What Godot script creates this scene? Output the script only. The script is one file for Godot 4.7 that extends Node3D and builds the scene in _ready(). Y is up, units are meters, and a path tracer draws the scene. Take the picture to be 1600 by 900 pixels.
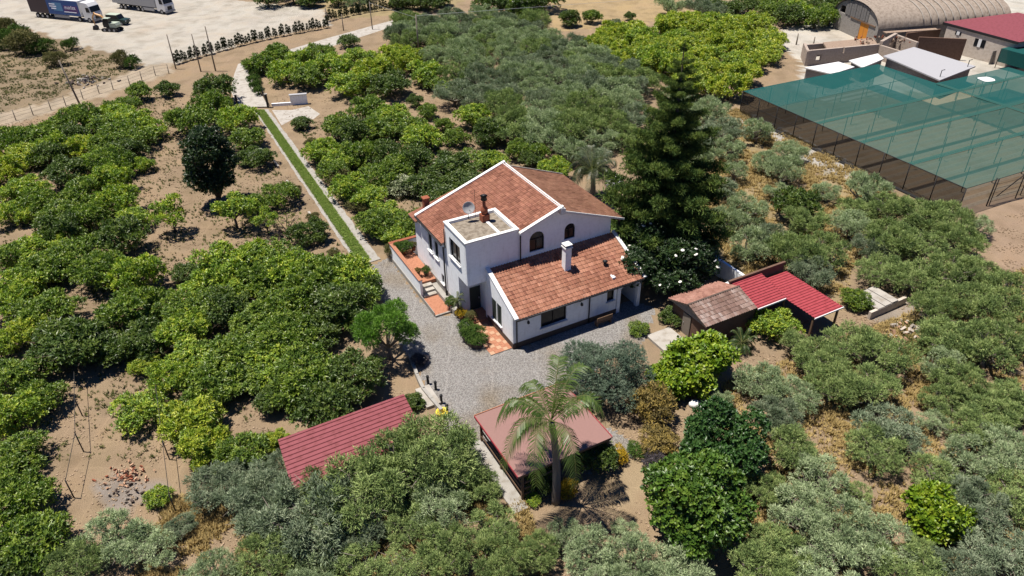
extends Node3D
# A white farmhouse with tiled roofs among citrus and olive orchards, seen from a drone.
# Photograph pixels (1600 x 900) are turned into directions by ray(); distances come from the ground.

const FOCAL := 1140.0
const CAM_H := 36.0
const PITCH := 33.9
const ROLL := 0.85
const PSI := 27.9
const UP := Vector3.UP

var used := {}
var mats := {}
var kinds := {}
var villa_at := Vector3.ZERO
var taken := []


# ---------------------------------------------------------------- pixels and places
func ray(px: float, py: float) -> Vector3:
	var x := px - 800.0
	var y := 450.0 - py
	var c := cos(deg_to_rad(ROLL))
	var s := sin(deg_to_rad(ROLL))
	var xr := x * c + y * s
	var yr := -x * s + y * c
	var t := deg_to_rad(PITCH)
	return Vector3(0, -sin(t), -cos(t)) * FOCAL + Vector3(1, 0, 0) * xr + Vector3(0, cos(t), -sin(t)) * yr


func at(px: float, py: float, h := 0.0) -> Vector3:
	var d := ray(px, py)
	return Vector3(0, CAM_H, 0) + d * ((h - CAM_H) / d.y)


func proj(p: Vector3) -> Vector2:
	var q := p - Vector3(0, CAM_H, 0)
	var t := deg_to_rad(PITCH)
	var z := q.dot(Vector3(0, -sin(t), -cos(t)))
	var x := FOCAL * q.x / z
	var y := FOCAL * q.dot(Vector3(0, cos(t), -sin(t))) / z
	var c := cos(deg_to_rad(ROLL))
	var s := sin(deg_to_rad(ROLL))
	return Vector2(800.0 + x * c - y * s, 450.0 - (x * s + y * c))


func per_metre(p: Vector3) -> float:
	var t := deg_to_rad(PITCH)
	return FOCAL / (p - Vector3(0, CAM_H, 0)).dot(Vector3(0, -sin(t), -cos(t)))


func V(a: float, h: float, u: float) -> Vector3:
	return Vector3(a, h, -u)


func world_of(a: float, h: float, u: float) -> Vector3:
	return villa_at + Basis(UP, deg_to_rad(PSI)) * V(a, h, u)


func polygon_on_ground(px: Array, h := 0.0) -> PackedVector2Array:
	var out := PackedVector2Array()
	for i in range(0, px.size(), 2):
		var p := at(px[i], px[i + 1], h)
		out.append(Vector2(p.x, p.z))
	return out


# ---------------------------------------------------------------- nodes and names
func numbered(called: String) -> String:
	if not used.has(called):
		used[called] = 0
		return called
	used[called] += 1
	return "%s_%03d" % [called, used[called]]


func tag(o: Node3D, label: String, category := "", group := "", kind := "") -> Node3D:
	if label:
		o.set_meta("label", label)
	if category:
		o.set_meta("category", category)
	if group:
		o.set_meta("group", group)
	if kind:
		o.set_meta("kind", kind)
	return o


func thing(called: String, label: String, category: String, where := Vector3.ZERO, turn := 0.0, group := "") -> Node3D:
	var o := Node3D.new()
	o.name = numbered(called)
	add_child(o)
	o.position = where
	o.rotation.y = turn
	tag(o, label, category, group)
	return o


func put_mesh(called: String, mesh: Mesh, m: Material, parent: Node = null) -> MeshInstance3D:
	var o := MeshInstance3D.new()
	o.mesh = mesh
	if m:
		o.material_override = m
	if parent == null:
		o.name = numbered(called)
		add_child(o)
	else:
		o.name = called
		parent.add_child(o, true)
	return o


func obj(called: String, s: SurfaceTool, m: Material, parent: Node = null) -> MeshInstance3D:
	s.generate_normals()
	return put_mesh(called, s.commit(), m, parent)


func structure(called: String, s: SurfaceTool, m: Material) -> MeshInstance3D:
	var o := obj(called, s, m)
	o.set_meta("kind", "structure")
	return o


# ---------------------------------------------------------------- shapes
func st(smooth := false) -> SurfaceTool:
	var s := SurfaceTool.new()
	s.begin(Mesh.PRIMITIVE_TRIANGLES)
	s.set_smooth_group(0 if smooth else -1)
	return s


func tri(s: SurfaceTool, a: Vector3, b: Vector3, c: Vector3) -> void:
	s.add_vertex(a)
	s.add_vertex(b)
	s.add_vertex(c)


func quad(s: SurfaceTool, a: Vector3, b: Vector3, c: Vector3, d: Vector3) -> void:
	tri(s, a, b, c)
	tri(s, a, c, d)


func bx(s: SurfaceTool, c: Vector3, size: Vector3, b := Basis.IDENTITY) -> SurfaceTool:
	var h := size * 0.5
	var p := []
	for i in 8:
		p.append(c + b * Vector3(h.x if i & 1 else -h.x, h.y if i & 2 else -h.y, h.z if i & 4 else -h.z))
	quad(s, p[4], p[6], p[7], p[5])
	quad(s, p[1], p[3], p[2], p[0])
	quad(s, p[0], p[2], p[6], p[4])
	quad(s, p[5], p[7], p[3], p[1])
	quad(s, p[6], p[2], p[3], p[7])
	quad(s, p[0], p[4], p[5], p[1])
	return s


func box_at(lo: Vector3, hi: Vector3) -> SurfaceTool:
	return bx(st(), (lo + hi) * 0.5, (hi - lo).abs())


# a flat outline pushed along a direction
func slab(s: SurfaceTool, pts: Array, push: Vector3) -> SurfaceTool:
	var n: int = pts.size()
	var nrm := Vector3.ZERO
	for i in n:
		nrm += (pts[i] as Vector3).cross(pts[(i + 1) % n])
	nrm = nrm.normalized()
	var edge: Vector3 = pts[1] - pts[0]
	var ax := edge.normalized()
	var ay := nrm.cross(ax)
	var flat := PackedVector2Array()
	for p in pts:
		flat.append(Vector2(p.dot(ax), p.dot(ay)))
	var idx := Geometry2D.triangulate_polygon(flat)
	var away := push.dot(nrm) > 0
	for i in range(0, idx.size(), 3):
		var a: Vector3 = pts[idx[i]]
		var b: Vector3 = pts[idx[i + 1]]
		var c: Vector3 = pts[idx[i + 2]]
		var front := (b - a).cross(c - a).dot(push) > 0
		if front:
			tri(s, a, b, c)
			tri(s, a + push, c + push, b + push)
		else:
			tri(s, a, c, b)
			tri(s, a + push, b + push, c + push)
	for i in n:
		var a: Vector3 = pts[i]
		var b: Vector3 = pts[(i + 1) % n]
		if away:
			quad(s, a, a + push, b + push, b)
		else:
			quad(s, a, b, b + push, a + push)
	return s


func tube(s: SurfaceTool, pts: Array, radii: Array, sides := 6) -> SurfaceTool:
	var rings := []
	var side := Vector3.RIGHT
	for i in pts.size():
		var d: Vector3 = (pts[mini(i + 1, pts.size() - 1)] - pts[maxi(i - 1, 0)])
		d = d.normalized() if d.length() > 1e-5 else UP
		side = (side - d * side.dot(d))
		if side.length() < 0.1:
			side = d.cross(Vector3(0.3, 0.2, 0.9))
		side = side.normalized()
		var other := d.cross(side)
		var ring := []
		for k in sides:
			var t := TAU * k / sides
			ring.append(pts[i] + (side * cos(t) + other * sin(t)) * float(radii[mini(i, radii.size() - 1)]))
		rings.append(ring)
	for i in rings.size() - 1:
		for k in sides:
			var l := (k + 1) % sides
			quad(s, rings[i][k], rings[i + 1][k], rings[i + 1][l], rings[i][l])
	for k in range(1, sides - 1):
		tri(s, rings[-1][0], rings[-1][k + 1], rings[-1][k])
		tri(s, rings[0][0], rings[0][k], rings[0][k + 1])
	return s


func lathe(s: SurfaceTool, profile: Array, c := Vector3.ZERO, sides := 14, b := Basis.IDENTITY) -> SurfaceTool:
	for i in profile.size() - 1:
		for k in sides:
			var t0 := TAU * k / sides
			var t1 := TAU * (k + 1) / sides
			var p: Vector2 = profile[i]
			var q: Vector2 = profile[i + 1]
			quad(s, c + b * Vector3(cos(t0) * p.x, p.y, sin(t0) * p.x), c + b * Vector3(cos(t0) * q.x, q.y, sin(t0) * q.x), c + b * Vector3(cos(t1) * q.x, q.y, sin(t1) * q.x), c + b * Vector3(cos(t1) * p.x, p.y, sin(t1) * p.x))
	return s


func sheet(pts: PackedVector2Array, y: float) -> SurfaceTool:
	var s := st()
	var idx := Geometry2D.triangulate_polygon(pts)
	for i in range(0, idx.size(), 3):
		var a := pts[idx[i]]
		var b := pts[idx[i + 1]]
		var c := pts[idx[i + 2]]
		if (b - a).cross(c - a) < 0:
			var t := b
			b = c
			c = t
		tri(s, Vector3(a.x, y, a.y), Vector3(b.x, y, b.y), Vector3(c.x, y, c.y))
	return s


# a wall with openings: outline and holes in the wall's own plane, seen from outside
func wall(called: String, parent: Node, origin: Vector3, facing: Vector3, outline: Array, holes: Array, thick: float, m: Material) -> Node3D:
	var c := CSGCombiner3D.new()
	c.name = called
	parent.add_child(c, true)
	c.transform = Transform3D(Basis(UP.cross(facing).normalized(), UP, facing), origin)
	var w := CSGPolygon3D.new()
	w.polygon = PackedVector2Array(outline)
	w.depth = thick
	w.material = m
	c.add_child(w)
	for h in holes:
		var k := CSGPolygon3D.new()
		k.polygon = PackedVector2Array(h)
		k.depth = thick + 0.4
		k.position.z = 0.2
		k.operation = CSGShape3D.OPERATION_SUBTRACTION
		k.material = m
		c.add_child(k)
	return c


func rect(x0: float, y0: float, x1: float, y1: float) -> Array:
	return [Vector2(x0, y0), Vector2(x1, y0), Vector2(x1, y1), Vector2(x0, y1)]


func arch(x0: float, y0: float, x1: float, y1: float) -> Array:
	var r := (x1 - x0) * 0.5
	var out := [Vector2(x0, y0), Vector2(x1, y0)]
	for i in 11:
		var t := PI * i / 10.0
		out.append(Vector2((x0 + x1) * 0.5 + cos(t) * r, y1 - r + sin(t) * r))
	return out


# ---------------------------------------------------------------- textures and materials
func noise_tex(freq: float, stops: Array, seed_ := 1, size := 512, type := FastNoiseLite.TYPE_SIMPLEX, octaves := 4, bump := false) -> NoiseTexture2D:
	var n := FastNoiseLite.new()
	n.noise_type = type
	n.frequency = freq
	n.seed = seed_
	n.fractal_octaves = octaves
	if type == FastNoiseLite.TYPE_CELLULAR:
		n.fractal_type = FastNoiseLite.FRACTAL_NONE
		n.cellular_return_type = FastNoiseLite.RETURN_DISTANCE2_SUB if octaves == 1 else FastNoiseLite.RETURN_CELL_VALUE
		n.cellular_jitter = 0.9
	var t := NoiseTexture2D.new()
	t.width = size
	t.height = size
	t.seamless = true
	t.noise = n
	if bump:
		t.as_normal_map = true
		t.bump_strength = 6.0
	elif stops:
		var g := Gradient.new()
		g.offsets = PackedFloat32Array(stops.map(func(x): return x[0]))
		g.colors = PackedColorArray(stops.map(func(x): return (x[1] as Color).linear_to_srgb()))
		t.color_ramp = g
	return t


func grey(v: float) -> Color:
	return Color(v, v, v)


func mat(called: String, c: Color, rough := 0.85, metal := 0.0) -> StandardMaterial3D:
	var m := StandardMaterial3D.new()
	m.resource_name = called
	m.albedo_color = c.linear_to_srgb()
	m.roughness = rough
	m.metallic = metal
	m.metallic_specular = 0.35
	mats[called] = m
	return m


# colour times a fine and a coarse pattern, both laid in world space
func patterned(called: String, c: Color, fine: Texture2D, fine_m: float, coarse: Texture2D, coarse_m: float, rough := 0.9, bump: Texture2D = null, bump_cm := 1.0) -> StandardMaterial3D:
	var m := mat(called, c, rough)
	m.albedo_texture = fine
	m.uv1_triplanar = true
	m.uv1_world_triplanar = true
	m.uv1_scale = Vector3.ONE / fine_m
	if coarse:
		m.detail_enabled = true
		m.detail_blend_mode = BaseMaterial3D.BLEND_MODE_MUL
		m.detail_albedo = coarse
		m.detail_uv_layer = BaseMaterial3D.DETAIL_UV_2
		m.uv2_triplanar = true
		m.uv2_world_triplanar = true
		m.uv2_scale = Vector3.ONE / coarse_m
	if bump:
		m.heightmap_enabled = true
		m.heightmap_texture = bump
		m.heightmap_scale = bump_cm
	return m


func tinted(m: StandardMaterial3D) -> StandardMaterial3D:
	m.vertex_color_use_as_albedo = true
	return m


func make_materials() -> void:
	var speck := noise_tex(0.06, [[0.0, grey(0.62)], [0.35, grey(0.86)], [0.62, grey(1.0)], [1.0, grey(1.25)]], 3, 512, FastNoiseLite.TYPE_SIMPLEX, 5)
	var blotch := noise_tex(0.012, [[0.0, Color(0.74, 0.73, 0.7)], [0.45, grey(0.95)], [0.6, grey(1.0)], [1.0, Color(1.0, 0.97, 0.92)]], 5, 512, FastNoiseLite.TYPE_SIMPLEX, 5)
	var blotch2 := noise_tex(0.02, [[0.0, Color(0.7, 0.66, 0.61)], [0.4, grey(0.92)], [0.7, grey(1.0)], [1.0, grey(1.0)]], 9, 512, FastNoiseLite.TYPE_SIMPLEX, 6)
	var bumps := noise_tex(0.05, [[0.0, grey(0.0)], [1.0, grey(1.0)]], 11, 512, FastNoiseLite.TYPE_SIMPLEX, 5)
	var cobble := noise_tex(0.045, [[0.0, grey(0.45)], [0.12, grey(0.62)], [0.3, grey(0.92)], [1.0, grey(1.1)]], 4, 1024, FastNoiseLite.TYPE_CELLULAR, 1)
	var cobble_h := noise_tex(0.045, [[0.0, grey(0.0)], [0.25, grey(0.8)], [1.0, grey(1.0)]], 4, 1024, FastNoiseLite.TYPE_CELLULAR, 1)
	var cobble_tone := noise_tex(0.045, [[0.0, Color(0.55, 0.53, 0.52)], [0.5, Color(0.9, 0.88, 0.86)], [1.0, Color(1.15, 1.1, 1.05)]], 4, 1024, FastNoiseLite.TYPE_CELLULAR, 2)
	mats["speck"] = speck
	tinted(patterned("soil", Color(1, 1, 1), speck, 2.3, blotch, 31.0, 0.95, bumps, 5.0))
	var y := patterned("cobbled_yard", Color(0.355, 0.345, 0.335), cobble, 3.4, cobble_tone, 3.4, 0.85, cobble_h, 3.0)
	tinted(y)
	patterned("concrete", Color(0.31, 0.295, 0.27), speck, 1.6, blotch2, 9.0, 0.9, bumps, 1.0)
	patterned("pale_concrete", Color(0.37, 0.345, 0.31), speck, 2.0, blotch2, 13.0, 0.9, bumps, 1.0)
	patterned("plaster", Color(0.8, 0.83, 0.86), noise_tex(0.02, [[0.0, grey(0.9)], [0.5, grey(1.0)], [1.0, grey(1.0)]], 21, 512), 4.0, noise_tex(0.01, [[0.0, grey(0.9)], [0.4, grey(1.0)], [1.0, grey(1.0)]], 22, 512), 9.0, 0.9, bumps, 0.4)
	var stains: StandardMaterial3D = mats.plaster
	stains.detail_albedo = noise_tex(0.015, [[0.0, Color(0.82, 0.8, 0.77)], [0.25, grey(0.95)], [0.45, grey(1.0)], [1.0, grey(1.0)]], 22, 512, FastNoiseLite.TYPE_SIMPLEX, 5)
	stains.uv2_scale = Vector3(0.33, 0.06, 0.33)
	patterned("coping_white", Color(0.68, 0.68, 0.67), speck, 3.0, null, 1.0, 0.85)
	patterned("plinth", Color(0.096, 0.072, 0.06), speck, 0.9, blotch2, 5.0, 0.85, bumps, 1.0)
	var tile := patterned("clay_tiles", Color(1, 1, 1), speck, 1.1, blotch2, 6.0, 0.9)
	tinted(tile)
	patterned("terracotta", Color(0.36, 0.16, 0.095), speck, 0.8, blotch2, 3.0, 0.8)
	patterned("pale_terracotta", Color(0.408, 0.252, 0.163), speck, 0.8, null, 3.0, 0.8)
	patterned("flat_roof", Color(0.238, 0.203, 0.161), speck, 1.2, noise_tex(0.02, [[0.0, Color(0.55, 0.5, 0.45)], [0.45, grey(0.8)], [0.6, grey(1.0)], [0.75, Color(1.7, 1.75, 1.75)], [1.0, Color(1.9, 1.95, 2.0)]], 31, 512, FastNoiseLite.TYPE_SIMPLEX, 5), 6.0, 0.9)
	var fade := noise_tex(0.018, [[0.0, Color(0.6, 0.5, 0.45)], [0.3, Color(0.9, 0.88, 0.86)], [0.55, grey(1.0)], [0.8, Color(1.0, 1.25, 1.25)], [1.0, Color(1.05, 1.5, 1.5)]], 37, 512, FastNoiseLite.TYPE_SIMPLEX, 6)
	patterned("red_sheet", Color(0.21, 0.055, 0.065), speck, 1.5, fade, 7.0, 0.6)
	patterned("bright_red_sheet", Color(0.31, 0.05, 0.06), speck, 1.5, fade, 6.0, 0.6)
	patterned("pink_sheet", Color(0.225, 0.128, 0.112), noise_tex(0.02, [[0.0, grey(0.93)], [1.0, grey(1.0)]], 41, 512), 3.0, null, 7.0, 0.6)
	patterned("grey_block", Color(0.28, 0.26, 0.24), speck, 0.8, blotch2, 5.0, 0.95, bumps, 2.0)
	patterned("old_sheet", Color(0.3, 0.25, 0.205), speck, 1.4, noise_tex(0.02, [[0.0, Color(0.5, 0.44, 0.38)], [0.4, grey(0.85)], [0.7, grey(1.0)], [1.0, Color(1.25, 1.22, 1.2)]], 33, 512, FastNoiseLite.TYPE_SIMPLEX, 6), 7.0, 0.9)
	patterned("old_sheet_pale", Color(0.325, 0.293, 0.26), speck, 1.4, blotch2, 7.0, 0.9)
	patterned("grey_sheet_dark", Color(0.168, 0.161, 0.158), speck, 1.4, blotch2, 5.0, 0.8)
	patterned("furrow", Color(0.26, 0.21, 0.15), speck, 0.8, blotch2, 5.0, 0.95)
	patterned("ruin_block", Color(0.4, 0.33, 0.28), speck, 0.8, blotch2, 4.0, 0.95, bumps, 2.0)
	patterned("rubble_tan", Color(0.36, 0.265, 0.2), speck, 0.5, blotch2, 3.0, 0.95, bumps, 4.0)
	patterned("brown_wall", Color(0.14, 0.084, 0.0595), speck, 1.1, blotch2, 5.0, 0.95)
	patterned("beige_wall", Color(0.52, 0.455, 0.39), speck, 1.5, blotch2, 6.0, 0.9)
	patterned("brick_red", Color(0.255, 0.0825, 0.045), speck, 0.7, null, 1.0, 0.9)
	patterned("stone", Color(0.266, 0.238, 0.203), speck, 0.5, null, 1.0, 0.9)
	patterned("grey_sheet", Color(0.33, 0.33, 0.345), noise_tex(0.02, [[0.0, grey(0.92)], [1.0, grey(1.0)]], 43, 512), 4.0, null, 11.0, 0.6)
	patterned("white_sheet", Color(0.6, 0.593, 0.585), noise_tex(0.02, [[0.0, grey(0.9)], [1.0, grey(1.0)]], 44, 512), 4.0, null, 11.0, 0.6)
	patterned("wood", Color(0.16, 0.1, 0.065), speck, 0.6, null, 1.0, 0.85)
	patterned("grey_wood", Color(0.2, 0.17, 0.14), speck, 0.6, null, 1.0, 0.9)
	patterned("bark", Color(0.112, 0.088, 0.068), speck, 0.5, null, 1.0, 0.95, bumps, 2.0)
	patterned("pale_bark", Color(0.21, 0.182, 0.154), speck, 0.5, null, 1.0, 0.95, bumps, 2.0)
	mat("dark_metal", Color(0.025, 0.025, 0.027), 0.5, 0.2)
	mat("steel", Color(0.45, 0.46, 0.47), 0.4, 0.7)
	mat("dark_glass", Color(0.012, 0.014, 0.017), 0.12)
	mat("black", Color(0.012, 0.012, 0.013), 0.8)
	mat("shutter_green", Color(0.03, 0.04, 0.035), 0.6)
	mat("white_paint", Color(0.624, 0.624, 0.624), 0.4)
	mat("grey_paint", Color(0.294, 0.294, 0.301), 0.5)
	mat("orange_paint", Color(0.496, 0.192, 0.024), 0.6)
	mat("digger_orange", Color(0.55, 0.3, 0.12), 0.5)
	mat("pale_green_paint", Color(0.35, 0.4, 0.32), 0.5)
	mat("car_green", Color(0.02, 0.04, 0.035), 0.3)
	mat("print_blue", Color(0.025, 0.07, 0.22), 0.5)
	mat("print_sky", Color(0.08, 0.2, 0.36), 0.5)
	mat("print_brown", Color(0.05, 0.035, 0.04), 0.5)
	mat("print_purple", Color(0.09, 0.04, 0.16), 0.5)
	mat("letter_white", Color(0.75, 0.77, 0.85), 0.5)
	mat("tyre", Color(0.02, 0.02, 0.02), 0.9)
	mat("yellow_plastic", Color(0.663, 0.51, 0.051), 0.45)
	mat("flower_white", Color(0.738, 0.72, 0.648), 0.7)
	mat("cable_black", Color(0.03, 0.03, 0.03), 0.7)
	mat("net_teal", Color(0.024, 0.16, 0.132), 0.8)
	for n in ["roof_net", "roof_net_double", "side_net"]:
		var m := mat(n, {"roof_net": Color(0.035, 0.105, 0.092), "roof_net_double": Color(0.014, 0.075, 0.072), "side_net": Color(0.025, 0.022, 0.02)}[n], 0.9)
		m.transparency = BaseMaterial3D.TRANSPARENCY_ALPHA
		m.albedo_color.a = {"roof_net": 0.52, "roof_net_double": 0.8, "side_net": 0.4}[n]
		m.metallic_specular = 0.1
	var leaf := mat("leaf", Color(1, 1, 1), 0.45)
	tinted(leaf)
	leaf.metallic_specular = 0.5
	leaf.backlight_enabled = true
	leaf.backlight = Color(0.7, 0.8, 0.3)
	var dull := mat("dull_leaf", Color(1, 1, 1), 0.75)
	tinted(dull)
	dull.metallic_specular = 0.3
	dull.backlight_enabled = true
	dull.backlight = Color(0.58, 0.62, 0.4)


# ---------------------------------------------------------------- plants
# leaves set in sprigs over the surface of several lobes; colours vary from shoot to shoot
func crown(p: Dictionary) -> ArrayMesh:
	var r := RandomNumberGenerator.new()
	r.seed = p.seed
	var lobes: Array = p.lobes
	var total := 0.0
	for l in lobes:
		total += l[1] * l[1]
	var shoots := FastNoiseLite.new()
	shoots.seed = p.seed
	shoots.frequency = p.get("patch", 0.9)
	var v := PackedVector3Array()
	var c := PackedColorArray()
	var idx := PackedInt32Array()
	var per: int = p.per
	var made := 0
	var tries := 0
	var colors: Array = p.colors
	while made < p.sprigs and tries < p.sprigs * 4:
		tries += 1
		var pick := r.randf() * total
		var l: Array = lobes[0]
		for q in lobes:
			pick -= q[1] * q[1]
			if pick <= 0:
				l = q
				break
		var d := Vector3(r.randfn(), r.randfn(), r.randfn()).normalized()
		if d.y < p.get("low", -0.35) and r.randf() < 0.85:
			d.y = -d.y
		var rad: float = l[1] * (1.0 + p.get("ragged", 0.35) * shoots.get_noise_3dv((l[0] + d * l[1]) * 1.7)) * lerpf(p.get("shell", 0.6), 1.05, sqrt(r.randf()))
		var pos: Vector3 = l[0] + Vector3(d.x, d.y * p.get("squash", 0.85), d.z) * rad
		if pos.y < p.get("floor", 0.15):
			continue
		var deep := false
		for q in lobes:
			if q != l and pos.distance_to(q[0]) < q[1] * 0.62:
				deep = r.randf() < 0.85
				if deep:
					break
		if deep:
			continue
		made += 1
		var axis: Vector3 = (d + UP * p.get("up", 0.5) + Vector3(r.randfn(), r.randfn(), r.randfn()) * p.get("wild", 0.35)).normalized()
		# leaf pigment: young and old shoots in random patches, independent of height, depth or facing
		var tone := clampf(0.5 + 0.9 * shoots.get_noise_3dv(pos * 1.3 + Vector3(40, 0, 0)) + r.randfn() * 0.22, 0.0, 1.0)
		var col: Color = (colors[0] as Color).lerp(colors[1], tone * 2.0) if tone < 0.5 else (colors[1] as Color).lerp(colors[2], tone * 2.0 - 1.0)
		var side: Vector3 = axis.cross(Vector3(0.31, 0.2, 0.9)).normalized()
		var other: Vector3 = axis.cross(side)
		var start := r.randf() * TAU
		for k in per:
			var az := start + k * 2.4
			var open: float = r.randf_range(p.get("open0", 0.5), p.get("open1", 1.25))
			var dir: Vector3 = (axis * cos(open) + (side * cos(az) + other * sin(az)) * sin(open))
			dir.y -= p.get("droop", 0.0)
			dir = dir.normalized()
			var length: float = p.len * r.randf_range(0.7, 1.25)
			var b: Vector3 = pos + axis * (k * p.get("step", 0.03)) + Vector3(r.randf() - 0.5, r.randf() - 0.5, r.randf() - 0.5) * p.get("loose", 0.06)
			var nrm: Vector3 = axis - dir * axis.dot(dir)
			nrm = nrm.normalized() if nrm.length() > 0.05 else side
			var across: Vector3 = dir.cross(nrm) * (p.wid * 0.5 * r.randf_range(0.8, 1.2))
			var mid: Vector3 = b + dir * length * 0.45 + nrm * (length * 0.1)
			var n0 := v.size()
			v.append(b)
			v.append(mid + across)
			v.append(b + dir * length)
			v.append(mid - across)
			var cc := col * r.randf_range(0.72, 1.3)
			cc.a = 1.0
			for i in 4:
				c.append(cc)
			idx.append_array([n0, n0 + 1, n0 + 2, n0, n0 + 2, n0 + 3])
	var arrays := []
	arrays.resize(Mesh.ARRAY_MAX)
	arrays[Mesh.ARRAY_VERTEX] = v
	arrays[Mesh.ARRAY_COLOR] = c
	arrays[Mesh.ARRAY_INDEX] = idx
	var m := ArrayMesh.new()
	m.add_surface_from_arrays(Mesh.PRIMITIVE_TRIANGLES, arrays)
	return m


# lobes that fill a rounded crown of a given half width and height
func lobes_of(seed_: int, count: int, half_w: float, half_h: float, mid: float, size := 0.42, spread := 0.62) -> Array:
	var r := RandomNumberGenerator.new()
	r.seed = seed_
	var out := [[Vector3(0, mid - half_h * 0.1, 0), half_w * 0.62]]
	for i in count:
		var az := i * 2.4 + r.randf() * 0.9
		var y := r.randf_range(-0.75, 0.95)
		var w := sqrt(maxf(0.08, 1.0 - y * y))
		var d := Vector3(cos(az) * w * half_w, y * half_h, sin(az) * w * half_w) * spread * r.randf_range(0.85, 1.15)
		out.append([Vector3(0, mid, 0) + d, half_w * size * r.randf_range(0.75, 1.2)])
	return out


func trunk_mesh(seed_: int, lobes: Array, fork: float, radius: float, limbs: int, lean := 0.15, twist := 0.12) -> Mesh:
	var r := RandomNumberGenerator.new()
	r.seed = seed_
	var s := st(true)
	var top := Vector3(r.randf_range(-lean, lean), fork, r.randf_range(-lean, lean))
	tube(s, [Vector3(0, -0.15, 0), Vector3(top.x * 0.25, fork * 0.35, top.z * 0.25), top], [radius * 1.45, radius * 1.05, radius * 0.95], 8)
	for i in mini(limbs, lobes.size() - 1):
		var to: Vector3 = lobes[1 + i][0]
		var a := top + (to - top) * 0.35 + Vector3(r.randfn(), r.randfn() * 0.5, r.randfn()) * twist
		var b := top + (to - top) * 0.72 + Vector3(r.randfn(), r.randfn() * 0.5, r.randfn()) * twist
		tube(s, [top - UP * radius, a, b, to], [radius * 0.7, radius * 0.5, radius * 0.32, radius * 0.12], 6)
		for k in 2:
			var e := b + (to - b) * 0.4 + Vector3(r.randfn(), r.randf() * 0.8, r.randfn()) * (0.5 + twist)
			tube(s, [b, e], [radius * 0.25, radius * 0.06], 5)
	s.generate_normals()
	return s.commit()


func make_kind(kind: String, width: float, mid: float, variants: Array, leaf_mat: String, bark: String) -> void:
	kinds[kind] = {"width": width, "mid": mid, "of": variants, "leaf": mats[leaf_mat], "bark": mats[bark]}


func citrus_variant(seed_: int, colors: Array) -> Dictionary:
	var r := RandomNumberGenerator.new()
	r.seed = seed_ * 7
	var lobes := lobes_of(seed_, r.randi_range(13, 21), 2.05, r.randf_range(0.9, 1.25), 1.5, r.randf_range(0.27, 0.33), r.randf_range(0.78, 0.9))
	return {"crown": crown({"seed": seed_, "lobes": lobes, "sprigs": r.randi_range(1250, 1750), "per": 5, "len": r.randf_range(0.22, 0.3), "wid": 0.12, "colors": colors, "up": 0.6, "wild": 0.5, "step": 0.045, "patch": 0.8, "floor": 0.3, "ragged": 0.6}), "trunk": trunk_mesh(seed_, lobes, 0.7, 0.13, 7)}


func olive_variant(seed_: int, colors: Array, sparse := false) -> Dictionary:
	var r := RandomNumberGenerator.new()
	r.seed = seed_ * 5
	var lobes := lobes_of(seed_, r.randi_range(16, 24), 2.5, r.randf_range(1.0, 1.35), 2.2, r.randf_range(0.19, 0.22) if sparse else r.randf_range(0.22, 0.26), r.randf_range(0.84, 0.94))
	lobes.remove_at(0)
	lobes.push_front([Vector3(0, 2.1, 0), 0.8])
	return {"crown": crown({"seed": seed_, "lobes": lobes, "sprigs": 1100 if sparse else r.randi_range(1350, 1750), "per": 6, "len": r.randf_range(0.25, 0.33), "wid": 0.06, "colors": colors, "up": 0.7, "wild": 0.5, "step": 0.06, "open0": 0.25, "open1": 0.95, "patch": 0.5, "shell": 0.35, "low": -0.6, "loose": 0.12, "floor": 0.6}), "trunk": trunk_mesh(seed_, lobes, 0.9, 0.22, 13, 0.4, 0.3)}


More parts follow.
